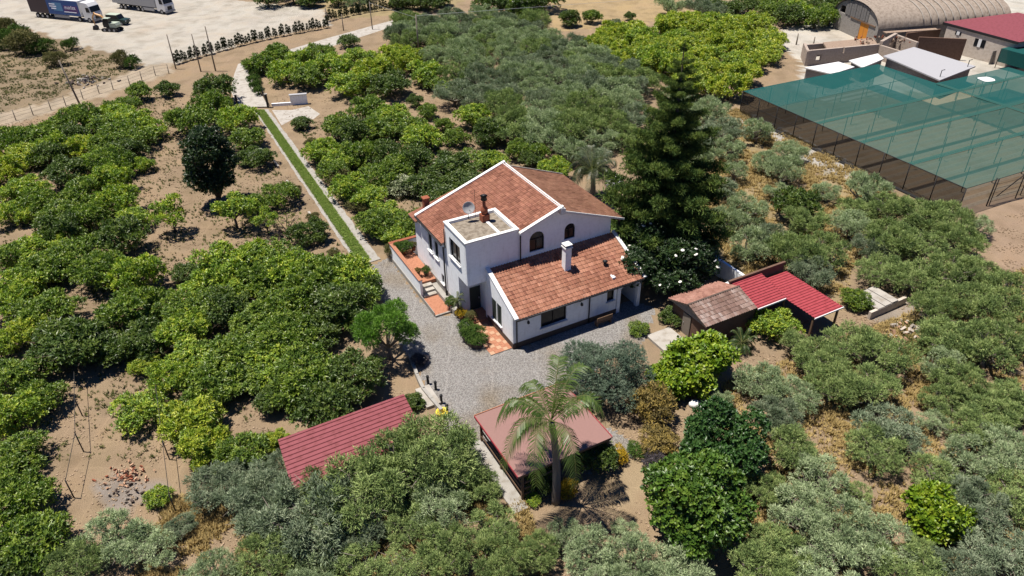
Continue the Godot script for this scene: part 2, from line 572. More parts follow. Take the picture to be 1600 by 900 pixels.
func make_plants() -> void:
	var bright := [Color(0.11, 0.183, 0.0269), Color(0.208, 0.31, 0.0367), Color(0.415, 0.456, 0.0504)]
	var middle := [Color(0.0734, 0.128, 0.0235), Color(0.136, 0.209, 0.0301), Color(0.245, 0.31, 0.0419)]
	var dark := [Color(0.0538, 0.091, 0.0235), Color(0.0833, 0.132, 0.0285), Color(0.136, 0.183, 0.0335)]
	var yellow := [Color(0.15, 0.232, 0.0276), Color(0.281, 0.353, 0.0369), Color(0.473, 0.478, 0.0554)]
	make_kind("bright_citrus", 4.6, 1.5, [citrus_variant(11, bright), citrus_variant(12, bright), citrus_variant(13, bright), citrus_variant(14, bright), citrus_variant(15, bright)], "leaf", "bark")
	make_kind("middle_citrus", 4.6, 1.5, [citrus_variant(21, middle), citrus_variant(22, middle), citrus_variant(23, middle), citrus_variant(24, middle), citrus_variant(25, middle)], "leaf", "bark")
	make_kind("dark_citrus", 4.6, 1.5, [citrus_variant(31, dark), citrus_variant(32, dark), citrus_variant(33, dark), citrus_variant(34, dark)], "leaf", "bark")
	make_kind("yellow_citrus", 4.6, 1.5, [citrus_variant(41, yellow), citrus_variant(42, yellow), citrus_variant(43, yellow)], "leaf", "bark")
	var silver := [Color(0.174, 0.235, 0.121), Color(0.277, 0.347, 0.186), Color(0.438, 0.504, 0.307)]
	var green := [Color(0.116, 0.172, 0.0626), Color(0.212, 0.284, 0.0983), Color(0.358, 0.426, 0.17)]
	var grey_green := [Color(0.122, 0.166, 0.0983), Color(0.203, 0.254, 0.161), Color(0.325, 0.37, 0.25)]
	make_kind("silver_olive", 5.9, 2.2, [olive_variant(51, silver), olive_variant(52, silver), olive_variant(53, silver), olive_variant(54, silver), olive_variant(55, silver)], "dull_leaf", "pale_bark")
	make_kind("green_olive", 5.9, 2.2, [olive_variant(61, green), olive_variant(62, green), olive_variant(63, green), olive_variant(64, green), olive_variant(65, green)], "dull_leaf", "pale_bark")
	make_kind("grey_olive", 5.9, 2.2, [olive_variant(71, grey_green), olive_variant(72, grey_green), olive_variant(73, grey_green)], "dull_leaf", "pale_bark")
	make_kind("thin_olive", 5.9, 2.2, [olive_variant(81, silver, true), olive_variant(82, green, true)], "dull_leaf", "pale_bark")
	# sparse young citrus: a few separate tufts on bare limbs
	var tufts := []
	for sd in [91, 92]:
		var r := RandomNumberGenerator.new()
		r.seed = sd
		var lobes := [[Vector3(0.1, 2.2, 0), 0.6]]
		for i in 7:
			lobes.append([Vector3(cos(i * 2.4) * r.randf_range(0.8, 1.6), r.randf_range(1.5, 2.7), sin(i * 2.4) * r.randf_range(0.8, 1.6)), r.randf_range(0.4, 0.7)])
		tufts.append({"crown": crown({"seed": sd, "lobes": lobes, "sprigs": 750, "per": 5, "len": 0.2, "wid": 0.1, "colors": bright, "up": 0.6, "floor": 0.9}), "trunk": trunk_mesh(sd, lobes, 1.0, 0.1, 7, 0.2, 0.2)})
	make_kind("sparse_citrus", 3.8, 2.1, tufts, "leaf", "bark")
	# leafless tree, branches only
	var bare_lobes := lobes_of(95, 16, 2.0, 1.2, 2.0, 0.3, 0.9)
	make_kind("bare_tree", 4.0, 2.0, [{"crown": crown({"seed": 95, "lobes": bare_lobes, "sprigs": 90, "per": 4, "len": 0.2, "wid": 0.08, "colors": middle}), "trunk": trunk_mesh(95, bare_lobes, 0.8, 0.14, 16, 0.2, 0.3)}], "leaf", "bark")
	# single garden trees
	var tall := lobes_of(101, 24, 1.9, 4.2, 4.0, 0.38, 0.72)
	make_kind("column_tree", 4.0, 3.9, [{"crown": crown({"seed": 101, "lobes": tall, "sprigs": 3600, "per": 5, "len": 0.24, "wid": 0.12, "colors": [Color(0.0144, 0.0336, 0.0144), Color(0.0264, 0.0504, 0.0192), Color(0.048, 0.0816, 0.0288)], "up": 0.1, "low": -0.8, "floor": 0.3}), "trunk": trunk_mesh(101, tall, 0.9, 0.22, 10)}], "leaf", "bark")
	var mag := lobes_of(102, 26, 4.4, 3.7, 4.3, 0.3, 0.78)
	make_kind("magnolia", 9.2, 4.3, [{"crown": crown({"seed": 102, "lobes": mag, "sprigs": 5200, "per": 6, "len": 0.3, "wid": 0.13, "colors": [Color(0.013, 0.0338, 0.0117), Color(0.026, 0.0546, 0.0156), Color(0.052, 0.091, 0.026)], "up": 0.4, "floor": 0.5, "patch": 0.5}), "trunk": trunk_mesh(102, mag, 1.6, 0.35, 14)}], "leaf", "bark")
	kinds["magnolia"].lobes = mag
	var pepper := lobes_of(103, 24, 3.7, 2.4, 3.0, 0.3, 0.78)
	make_kind("pepper_tree", 7.4, 3.0, [{"crown": crown({"seed": 103, "lobes": pepper, "sprigs": 6000, "per": 6, "len": 0.2, "wid": 0.05, "colors": [Color(0.0715, 0.111, 0.078), Color(0.117, 0.163, 0.111), Color(0.182, 0.227, 0.163)], "up": 0.3, "open0": 0.3, "open1": 1.1, "floor": 0.7, "patch": 0.5}), "trunk": trunk_mesh(103, pepper, 1.1, 0.3, 14)}], "dull_leaf", "pale_bark")
	var mul := lobes_of(104, 22, 3.4, 2.5, 3.0, 0.32, 0.74)
	make_kind("mulberry", 6.9, 3.0, [{"crown": crown({"seed": 104, "lobes": mul, "sprigs": 3400, "per": 5, "len": 0.3, "wid": 0.2, "colors": [Color(0.0375, 0.0842, 0.0122), Color(0.075, 0.15, 0.0204), Color(0.138, 0.215, 0.0306)], "up": 0.8, "floor": 0.4, "step": 0.06}), "trunk": trunk_mesh(104, mul, 1.0, 0.25, 12)}], "leaf", "bark")
	var per2 := lobes_of(105, 20, 2.8, 2.0, 2.4, 0.32, 0.74)
	make_kind("persimmon", 5.7, 2.4, [{"crown": crown({"seed": 105, "lobes": per2, "sprigs": 3000, "per": 5, "len": 0.24, "wid": 0.15, "colors": [Color(0.024, 0.0633, 0.0165), Color(0.042, 0.103, 0.0242), Color(0.078, 0.149, 0.0385)], "up": 0.7, "floor": 0.4}), "trunk": trunk_mesh(105, per2, 0.9, 0.2, 10)}], "leaf", "bark")
	var wisp := lobes_of(106, 16, 2.1, 1.7, 2.5, 0.3, 0.85)
	wisp.remove_at(0)
	make_kind("feathery_tree", 4.6, 2.5, [{"crown": crown({"seed": 106, "lobes": wisp, "sprigs": 3400, "per": 6, "len": 0.22, "wid": 0.05, "colors": [Color(0.081, 0.175, 0.024), Color(0.135, 0.263, 0.036), Color(0.23, 0.375, 0.072)], "up": 0.2, "wild": 0.6, "open0": 0.2, "open1": 1.0, "floor": 0.6}), "trunk": trunk_mesh(106, wisp, 1.2, 0.14, 10)}], "leaf", "pale_bark")
	var fig := lobes_of(107, 16, 2.3, 1.5, 1.7, 0.34, 0.74)
	make_kind("fig_tree", 4.7, 1.7, [{"crown": crown({"seed": 107, "lobes": fig, "sprigs": 1500, "per": 5, "len": 0.3, "wid": 0.24, "colors": [Color(0.088, 0.167, 0.0112), Color(0.156, 0.244, 0.014), Color(0.274, 0.332, 0.0281)], "up": 0.9, "step": 0.07}), "trunk": trunk_mesh(107, fig, 0.6, 0.14, 10)}], "leaf", "pale_bark")
	# low shrubs
	for a in [["green_shrub", 111, [Color(0.035, 0.075, 0.016), Color(0.065, 0.12, 0.022), Color(0.11, 0.17, 0.035)]], ["brown_shrub", 112, [Color(0.07, 0.075, 0.03), Color(0.12, 0.12, 0.045), Color(0.19, 0.17, 0.07)]], ["dry_shrub", 113, [Color(0.13, 0.11, 0.05), Color(0.21, 0.16, 0.055), Color(0.3, 0.22, 0.06)]], ["pale_shrub", 114, [Color(0.14, 0.18, 0.09), Color(0.3, 0.33, 0.2), Color(0.5, 0.52, 0.38)]], ["yellow_shrub", 115, [Color(0.2, 0.17, 0.02), Color(0.4, 0.27, 0.02), Color(0.55, 0.36, 0.03)]], ["purple_shrub", 116, [Color(0.05, 0.05, 0.055), Color(0.08, 0.07, 0.08), Color(0.12, 0.1, 0.11)]]]:
		var lb := lobes_of(a[1], 9, 0.95, 0.6, 0.65, 0.45, 0.62)
		make_kind(a[0], 2.0, 0.65, [{"crown": crown({"seed": a[1], "lobes": lb, "sprigs": 620, "per": 5, "len": 0.17, "wid": 0.05, "colors": a[2], "up": 0.5, "wild": 0.5, "floor": 0.03, "patch": 1.4}), "trunk": trunk_mesh(a[1], lb, 0.2, 0.04, 6)}], "dull_leaf", "bark")


func plant(kind: String, where: Vector3, scale_: float, called: String, label: String, category: String, group := "", variant := -1, seed_ := 0) -> Node3D:
	var r := RandomNumberGenerator.new()
	r.seed = hash(where) + seed_
	var k: Dictionary = kinds[kind]
	var pick: Dictionary = k.of[(r.randi() % k.of.size()) if variant < 0 else variant]
	var t := thing(called, label, category, where, r.randf() * TAU, group)
	put_mesh("trunk", pick.trunk, k.bark, t)
	put_mesh("crown", pick.crown, k.leaf, t)
	t.scale = Vector3(r.randf_range(0.92, 1.1), r.randf_range(0.82, 1.15), r.randf_range(0.92, 1.1)) * scale_
	t.rotation.x = r.randfn() * 0.04
	t.rotation.z = r.randfn() * 0.04
	return t


# a plant whose crown is centred on a pixel and so many pixels wide; its distance comes from the ground under it
func place_of(kind: String, px: float, py: float, wide: float) -> Array:
	var k: Dictionary = kinds[kind]
	var s := 1.0
	var p := at(px, py, k.mid)
	for i in 6:
		p = at(px, py, k.mid * s)
		s = wide / per_metre(p) / k.width
	p.y = 0.0
	return [p, s]


func near_what(p: Vector3) -> String:
	var best := 1e9
	var out := ""
	for l in LANDMARKS:
		var d := p.distance_to(at(l[0], l[1]))
		if d < best:
			best = d
			out = l[2]
	return out


func tree_label(kind: String, p: Vector3, wide: float) -> String:
	return ("small " if wide < 3.4 else ("large " if wide > 5.2 else "")) + LOOK[kind] + " " + near_what(p)


func plant_px(kind: String, px: float, py: float, wide: float, called: String, label: String, category: String, group := "") -> Node3D:
	var w := place_of(kind, px, py, wide)
	taken.append([w[0], w[1] * kinds[kind].width * 0.5])
	return plant(kind, w[0], w[1], called, label, category, group)


func in_gap(p: Vector3, gaps: Array) -> bool:
	var q := proj(p)
	for g in gaps:
		if pow((q.x - g[0]) / g[2], 2) + pow((q.y - g[1]) / g[3], 2) < 1.0:
			return true
	return false


# trees in loose rows over a region given by pixels of their crowns
func grove(choice: Array, region: Array, gaps: Array, along: float, across: float, wide0: float, wide1: float, seed_: int, called: String, category: String, group: String) -> void:
	var r := RandomNumberGenerator.new()
	r.seed = seed_
	var poly := polygon_on_ground(region, 2.0)
	var b := Basis(UP, deg_to_rad(PSI))
	var n := 0
	for i in range(-45, 46):
		for j in range(-45, 46):
			var p := villa_at + b * Vector3(i * along + (0.5 * along if j & 1 else 0.0), 0, j * across)
			p += Vector3(r.randfn(), 0, r.randfn()) * along * 0.14
			var kind: String = choice[r.randi() % choice.size()]
			var wide := r.randf_range(wide0, wide1)
			if not Geometry2D.is_point_in_polygon(Vector2(p.x, p.z), poly):
				continue
			if in_gap(p + UP * kinds[kind].mid, gaps):
				continue
			var crowded := false
			for t in taken:
				if p.distance_to(t[0]) < (t[1] + wide * 0.5) * (0.5 if seed_ < 23 else 0.62):
					crowded = true
					break
			if crowded:
				continue
			taken.append([p, wide * 0.5])
			plant(kind, p, wide / kinds[kind].width, called, ("distant " if called == "far_tree" else "") + tree_label(kind, p, wide), category, group)
			n += 1


func frond_mesh(seed_: int, length: float, rise: float, fall: float, pairs: int, leaflet: float, hang: float, colors: Array) -> ArrayMesh:
	var r := RandomNumberGenerator.new()
	r.seed = seed_
	var v := PackedVector3Array()
	var c := PackedColorArray()
	var spine := []
	for i in 13:
		var t := i / 12.0
		spine.append(Vector3(length * (t - 0.12 * t * t * t), rise * sin(t * 1.9) - fall * t * t * t, 0))
	var s := st()
	tube(s, spine, [0.045, 0.04, 0.035, 0.03, 0.026, 0.022, 0.02, 0.018, 0.015, 0.012, 0.01, 0.008, 0.004], 4)
	s.generate_normals()
	var base: Array = s.commit().surface_get_arrays(0)
	for q in base[Mesh.ARRAY_VERTEX] if base[Mesh.ARRAY_INDEX] == null else []:
		v.append(q)
		c.append(Color(0.16, 0.17, 0.06))
	for i in pairs:
		var t := 0.1 + 0.9 * i / pairs
		var k := t * 12.0
		var a: Vector3 = (spine[int(k)] as Vector3).lerp(spine[mini(int(k) + 1, 12)], k - int(k))
		var along := ((spine[mini(int(k) + 1, 12)] - spine[maxi(int(k) - 1, 0)]) as Vector3).normalized()
		for side in [-1.0, 1.0]:
			var l: float = leaflet * (1.0 - 0.6 * pow(absf(t - 0.45) * 1.7, 2)) * r.randf_range(0.8, 1.15)
			var d := (Vector3(0, r.randf_range(-0.2, 0.35), side) + along * 0.6).normalized()
			var m := a + d * l * 0.5 + Vector3(0, -hang * l * 0.12, 0)
			var e := a + d * l * 0.9 + Vector3(0, -hang * l * r.randf_range(0.35, 0.6), 0)
			var w := along * (leaflet * 0.034)
			var col: Color = (colors[0] as Color).lerp(colors[1], r.randf())
			for q in [a - w * 0.5, m - w, m + w, a - w * 0.5, m + w, a + w * 0.5, m - w, e, m + w]:
				v.append(q)
				c.append(col)
	var arrays := []
	arrays.resize(Mesh.ARRAY_MAX)
	arrays[Mesh.ARRAY_VERTEX] = v
	arrays[Mesh.ARRAY_COLOR] = c
	var out := ArrayMesh.new()
	out.add_surface_from_arrays(Mesh.PRIMITIVE_TRIANGLES, arrays)
	return out


func palm(called: String, label: String, where: Vector3, height: float, fronds: int, length: float, colors: Array, seed_: int, trunk_r := 0.2) -> Node3D:
	var r := RandomNumberGenerator.new()
	r.seed = seed_
	var t := thing(called, label, "palm tree", where)
	var s := st(true)
	var pts := []
	var radii := []
	for i in 15:
		var k := i / 14.0
		pts.append(Vector3(sin(k * 2.0) * 0.12 - k * k * height * 0.07, -0.1 + height * k, 0))
		radii.append(trunk_r * (1.25 - 0.45 * k) * (1.0 + 0.06 * (i % 2)))
	tube(s, pts, radii, 10)
	obj("trunk", s, mats.pale_bark, t)
	var shapes := [frond_mesh(seed_, length, length * 0.55, length * 0.6, 60, length * 0.26, 1.7, colors), frond_mesh(seed_ + 1, length, length * 0.35, length * 0.85, 60, length * 0.26, 1.8, colors), frond_mesh(seed_ + 2, length * 0.85, length * 0.8, length * 0.2, 48, length * 0.24, 0.7, colors)]
	for i in fronds:
		var o := put_mesh("frond", shapes[0 if i % 3 == 0 else (1 if i % 3 == 1 else 2)], mats.leaf, t)
		o.position = pts[-1] + UP * (-0.05 + 0.15 * (i % 3))
		o.rotation = Vector3(r.randfn() * 0.12, i * 2.4 + r.randf() * 0.4, r.randfn() * 0.15)
	return t


func norfolk_pine(where: Vector3, height: float) -> void:
	var t := thing("norfolk_pine", "tall dark tiered pine towering behind the white-flowered tree", "pine tree", where)
	var r := RandomNumberGenerator.new()
	r.seed = 5
	tube_part(t, "trunk", [Vector3(0, -0.2, 0), Vector3(0.05, height * 0.5, 0), Vector3(0, height, 0)], [0.42, 0.24, 0.03], mats.bark)
	var shapes := []
	for v in 3:
		var lobes := []
		for i in 12:
			var k := (i + 1) / 12.0
			lobes.append([Vector3(k, 0.02 - 0.12 * k + 0.16 * k * k, r.randfn() * 0.045), 0.085 - 0.03 * k])
			if i > 2 and i < 11:
				for sd in [-1.0, 1.0]:
					lobes.append([Vector3(k, -0.1 * k + 0.16 * k * k, sd * (0.13 * (1.1 - k) + 0.05)), 0.06])
		shapes.append(crown({"seed": 200 + v, "lobes": lobes, "sprigs": 380, "per": 4, "len": 0.08, "wid": 0.016, "colors": [Color(0.0426, 0.0823, 0.024), Color(0.0853, 0.136, 0.0336), Color(0.174, 0.23, 0.0528)], "up": 0.7, "wild": 0.6, "open0": 0.1, "open1": 0.9, "floor": -9.0, "low": -0.9, "step": 0.012, "loose": 0.02, "patch": 3.0}))
	var y := 1.8
	var turn := 0.0
	while y < height - 0.7:
		var k := (y - 1.8) / (height - 1.8)
		var reach: float = 6.2 * pow(1.0 - k, 0.85) * (0.6 + 0.4 * minf(1.0, k / 0.12)) + 0.3
		var n := 7 if k < 0.6 else 5
		for i in n:
			var o := put_mesh("branch", shapes[r.randi() % 3], mats.dull_leaf, t)
			var long := reach * r.randf_range(0.78, 1.12)
			o.position = Vector3(0, y + r.randfn() * 0.08, 0)
			o.rotation = Vector3(r.randfn() * 0.15, turn + TAU * i / n + r.randfn() * 0.12, r.randf_range(-0.12, 0.14) + 0.25 * k)
			o.scale = Vector3(long, long * 0.9 + 0.4, long * 0.9 + 0.3)
		turn += 0.55
		y += lerpf(1.05, 0.8, k)
	var tip := crown({"seed": 209, "lobes": [[Vector3(0, -0.2, 0), 0.16], [Vector3(0, 0.15, 0), 0.1], [Vector3(0, 0.4, 0), 0.07]], "sprigs": 120, "per": 4, "len": 0.14, "wid": 0.03, "colors": [Color(0.025, 0.05, 0.014), Color(0.045, 0.075, 0.02), Color(0.08, 0.12, 0.03)], "floor": -9.0})
	put_mesh("leader_shoot", tip, mats.dull_leaf, t).position = Vector3(0, height - 0.2, 0)


func tube_part(parent: Node, called: String, pts: Array, radii: Array, m: Material, sides := 8) -> MeshInstance3D:
	return obj(called, tube(st(true), pts, radii, sides), m, parent)


# many tiny blades or stones scattered over a region: nobody could count them
func scatter(called: String, label: String, category: String, mesh: Mesh, m: Material, regions: Array, count: int, size0: float, size1: float, seed_: int, colors: Array, avoid := [], clump := 0.0) -> void:
	var r := RandomNumberGenerator.new()
	r.seed = seed_
	var nz := FastNoiseLite.new()
	nz.seed = seed_
	nz.frequency = 0.25
	var places := []
	for region in regions:
		var poly := polygon_on_ground(region[0])
		var lo := poly[0]
		var hi := poly[0]
		for q in poly:
			lo = lo.min(q)
			hi = hi.max(q)
		var want := int(count * region[1])
		var tries := 0
		while want > 0 and tries < want * 30 + 4000:
			tries += 1
			var p := Vector2(r.randf_range(lo.x, hi.x), r.randf_range(lo.y, hi.y))
			if not Geometry2D.is_point_in_polygon(p, poly):
				continue
			if clump > 0.0 and nz.get_noise_2d(p.x, p.y) < r.randf_range(-0.3, 0.5) * clump:
				continue
			var bad := false
			for a in avoid:
				if Geometry2D.is_point_in_polygon(p, a):
					bad = true
					break
			if bad:
				continue
			want -= 1
			places.append(p)
	var mm := MultiMesh.new()
	mm.transform_format = MultiMesh.TRANSFORM_3D
	mm.use_colors = true
	mm.mesh = mesh
	mm.instance_count = places.size()
	for i in places.size():
		var s := r.randf_range(size0, size1)
		var b := Basis(UP, r.randf() * TAU) * Basis(Vector3.RIGHT, r.randfn() * 0.12)
		mm.set_instance_transform(i, Transform3D(b.scaled(Vector3(s, s * r.randf_range(0.7, 1.3), s)), Vector3(places[i].x, 0.005, places[i].y)))
		var c: Color = (colors[0] as Color).lerp(colors[1], r.randf())
		mm.set_instance_color(i, c)
	var o := MultiMeshInstance3D.new()
	o.multimesh = mm
	o.material_override = m
	o.name = numbered(called)
	add_child(o)
	tag(o, label, category, "", "stuff")


func tuft_mesh(seed_: int, blades: int, tall: float, spread: float) -> ArrayMesh:
	var r := RandomNumberGenerator.new()
	r.seed = seed_
	var v := PackedVector3Array()
	var c := PackedColorArray()
	for i in blades:
		var az := r.randf() * TAU
		var o := Vector3(cos(az), 0, sin(az)) * spread * r.randf()
		var w := Vector3(-sin(az), 0, cos(az)) * 0.03
		var e := o + Vector3(cos(az) * r.randf() * tall * 0.8, tall * r.randf_range(0.6, 1.1), sin(az) * r.randf() * tall * 0.8)
		for q in [o - w, o + w, e]:
			v.append(q)
			c.append(grey(r.randf_range(0.8, 1.2)))
	var arrays := []
	arrays.resize(Mesh.ARRAY_MAX)
	arrays[Mesh.ARRAY_VERTEX] = v
	arrays[Mesh.ARRAY_COLOR] = c
	var out := ArrayMesh.new()
	out.add_surface_from_arrays(Mesh.PRIMITIVE_TRIANGLES, arrays)
	return out


func rock_mesh(seed_: int) -> ArrayMesh:
	var r := RandomNumberGenerator.new()
	r.seed = seed_
	var s := st()
	var p := []
	for i in 8:
		p.append(Vector3((0.5 if i & 1 else -0.5), (0.4 if i & 2 else -0.4), (0.5 if i & 4 else -0.5)) * r.randf_range(0.6, 1.1))
	quad(s, p[4], p[6], p[7], p[5])
	quad(s, p[1], p[3], p[2], p[0])
	quad(s, p[0], p[2], p[6], p[4])
	quad(s, p[5], p[7], p[3], p[1])
	quad(s, p[6], p[2], p[3], p[7])
	quad(s, p[0], p[4], p[5], p[1])
	s.generate_normals()
	return s.commit()


# ---------------------------------------------------------------- roofs
# clay tiles laid in courses: o is the lower corner, along the eave, up the slope
func tile_field(o: Vector3, along: Vector3, up: Vector3, seed_: int, colors: Array, course := 0.38, wide := 0.25) -> ArrayMesh:
	var r := RandomNumberGenerator.new()
	r.seed = seed_
	var age := FastNoiseLite.new()
	age.seed = seed_
	age.frequency = 0.35
	var n := along.cross(up).normalized()
	if n.y < 0:
		n = -n
	var cols := maxi(1, roundi(along.length() / wide))
	var rows := maxi(1, roundi(up.length() / course))
	var da := along / cols
	var du := up / rows
	var v := PackedVector3Array()
	var c := PackedColorArray()
	var prof := [[0.0, 0.0], [0.14, 0.035], [0.32, 0.065], [0.52, 0.04], [0.72, 0.005], [1.0, 0.0]]
	for j in rows:
		for i in cols:
			var p := o + da * i + du * j
			var lift := n * (0.035 + r.randf() * 0.012)
			var skew := da * (r.randfn() * 0.02)
			var tone := clampf(0.5 + age.get_noise_2d(i * wide, j * course) * 0.55 + r.randfn() * 0.17, 0, 1)
			var col: Color = (colors[0] as Color).lerp(colors[1], tone * 2.0) if tone < 0.5 else (colors[1] as Color).lerp(colors[2], tone * 2.0 - 1.0)
			col = col * r.randf_range(0.88, 1.1)
			for k in prof.size() - 1:
				var a: Vector3 = p + skew + da * float(prof[k][0]) + n * float(prof[k][1]) + lift
				var b: Vector3 = p + skew + da * float(prof[k + 1][0]) + n * float(prof[k + 1][1]) + lift
				var e := b + du * 1.06 - lift + n * 0.004
				var f := a + du * 1.06 - lift + n * 0.004
				for q in [a, f, e, a, e, b, a, b, b - lift, a, b - lift, a - lift]:
					v.append(q)
					c.append(col)
	var arrays := []
	arrays.resize(Mesh.ARRAY_MAX)
	arrays[Mesh.ARRAY_VERTEX] = v
	arrays[Mesh.ARRAY_COLOR] = c
	var m := ArrayMesh.new()
	m.add_surface_from_arrays(Mesh.PRIMITIVE_TRIANGLES, arrays)
	return m


func tiled_roof(parent: Node, called: String, o: Vector3, along: Vector3, up: Vector3, seed_: int, colors: Array, thick := 0.16) -> MeshInstance3D:
	var n := along.cross(up).normalized()
	if n.y < 0:
		n = -n
	var deck := obj(called, slab(st(), [o, o + along, o + along + up, o + up], -n * thick), mats.plinth if called == "dark_roof" else mats.beige_wall, parent)
	var f := put_mesh("tile_covering", tile_field(o + n * 0.01, along, up, seed_, colors), mats.clay_tiles, deck)
	f.set_meta("kind", "stuff")
	return deck


# ribbed metal sheets: each sheet is a piece with raised ribs running along one direction
func ribbed_roof(parent: Node, o: Vector3, along: Vector3, up: Vector3, m: Material, rib_gap := 0.28, sheet_w := 1.12) -> void:
	var n := along.cross(up).normalized()
	if n.y < 0:
		n = -n
	var count := maxi(1, roundi(up.length() / sheet_w))
	var step := up / count
	var un := up.normalized()
	for i in count:
		var s := st()
		var a := o + step * i + n * (0.006 * (i % 2))
		var ribs := roundi(step.length() / rib_gap)
		var line := [0.0]
		var hs := [0.0]
		for k in ribs:
			var t := (k + 0.5) * step.length() / ribs
			line.append_array([t - 0.06, t - 0.03, t + 0.03, t + 0.06])
			hs.append_array([0.0, 0.055, 0.055, 0.0])
		line.append(step.length() + 0.01)
		hs.append(0.0)
		for k in line.size() - 1:
			var p: Vector3 = a + un * float(line[k]) + n * float(hs[k])
			var q: Vector3 = a + un * float(line[k + 1]) + n * float(hs[k + 1])
			quad(s, p, q, q + along, p + along)
			quad(s, p - n * 0.012, p + along - n * 0.012, q + along - n * 0.012, q - n * 0.012)
		obj("roof_sheet", s, m, parent)


# ---------------------------------------------------------------- the house
func window_in(parent: Node, origin: Vector3, facing: Vector3, x0: float, y0: float, x1: float, y1: float, panes: int, frame: Material, shutters := false, arched := false, sill := true) -> void:
	var w := Node3D.new()
	w.name = "window"
	parent.add_child(w, true)
	w.transform = Transform3D(Basis(UP.cross(facing).normalized(), UP, facing), origin)
	var pts := []
	for q in (arch(x0, y0, x1, y1) if arched else rect(x0, y0, x1, y1)):
		pts.append(Vector3(q.x, q.y, -0.17))
	obj("pane", slab(st(), pts, Vector3(0, 0, -0.02)), mats.dark_glass, w)
	var s := st()
	var top := y1 - (x1 - x0) * 0.5 if arched else y1
	for i in panes + 1:
		var x := lerpf(x0 + 0.03, x1 - 0.03, float(i) / panes)
		bx(s, Vector3(x, (y0 + top) * 0.5, -0.13), Vector3(0.06, top - y0, 0.05))
	bx(s, Vector3((x0 + x1) * 0.5, y0 + 0.03, -0.13), Vector3(x1 - x0 - 0.12, 0.06, 0.045))
	bx(s, Vector3((x0 + x1) * 0.5, top - 0.03, -0.13), Vector3(x1 - x0 - 0.12, 0.06, 0.045))
	obj("frame", s, frame, w)
	if sill:
		obj("sill", bx(st(), Vector3((x0 + x1) * 0.5, y0 - 0.04, 0.03), Vector3(x1 - x0 + 0.2, 0.08, 0.2)), mats.coping_white, w)
	if shutters:
		for sd in [-1.0, 1.0]:
			var s2 := st()
			var hw := (x1 - x0) * 0.25
			var cx: float = (x0 + x1) * 0.5 + sd * (hw + 0.015)
			bx(s2, Vector3(cx, (y0 + y1) * 0.5, -0.05), Vector3(hw * 2 - 0.05, y1 - y0, 0.04))
			for k in 14:
				bx(s2, Vector3(cx, y0 + 0.1 + (y1 - y0 - 0.2) * k / 13.0, -0.02), Vector3(hw * 2 - 0.16, 0.05, 0.03))
			obj("shutter", s2, mats.shutter_green, w)


func pipe(parent: Node, pts: Array, r := 0.055) -> void:
	tube_part(parent, "drainpipe", pts, [r], mats.dark_metal, 6)


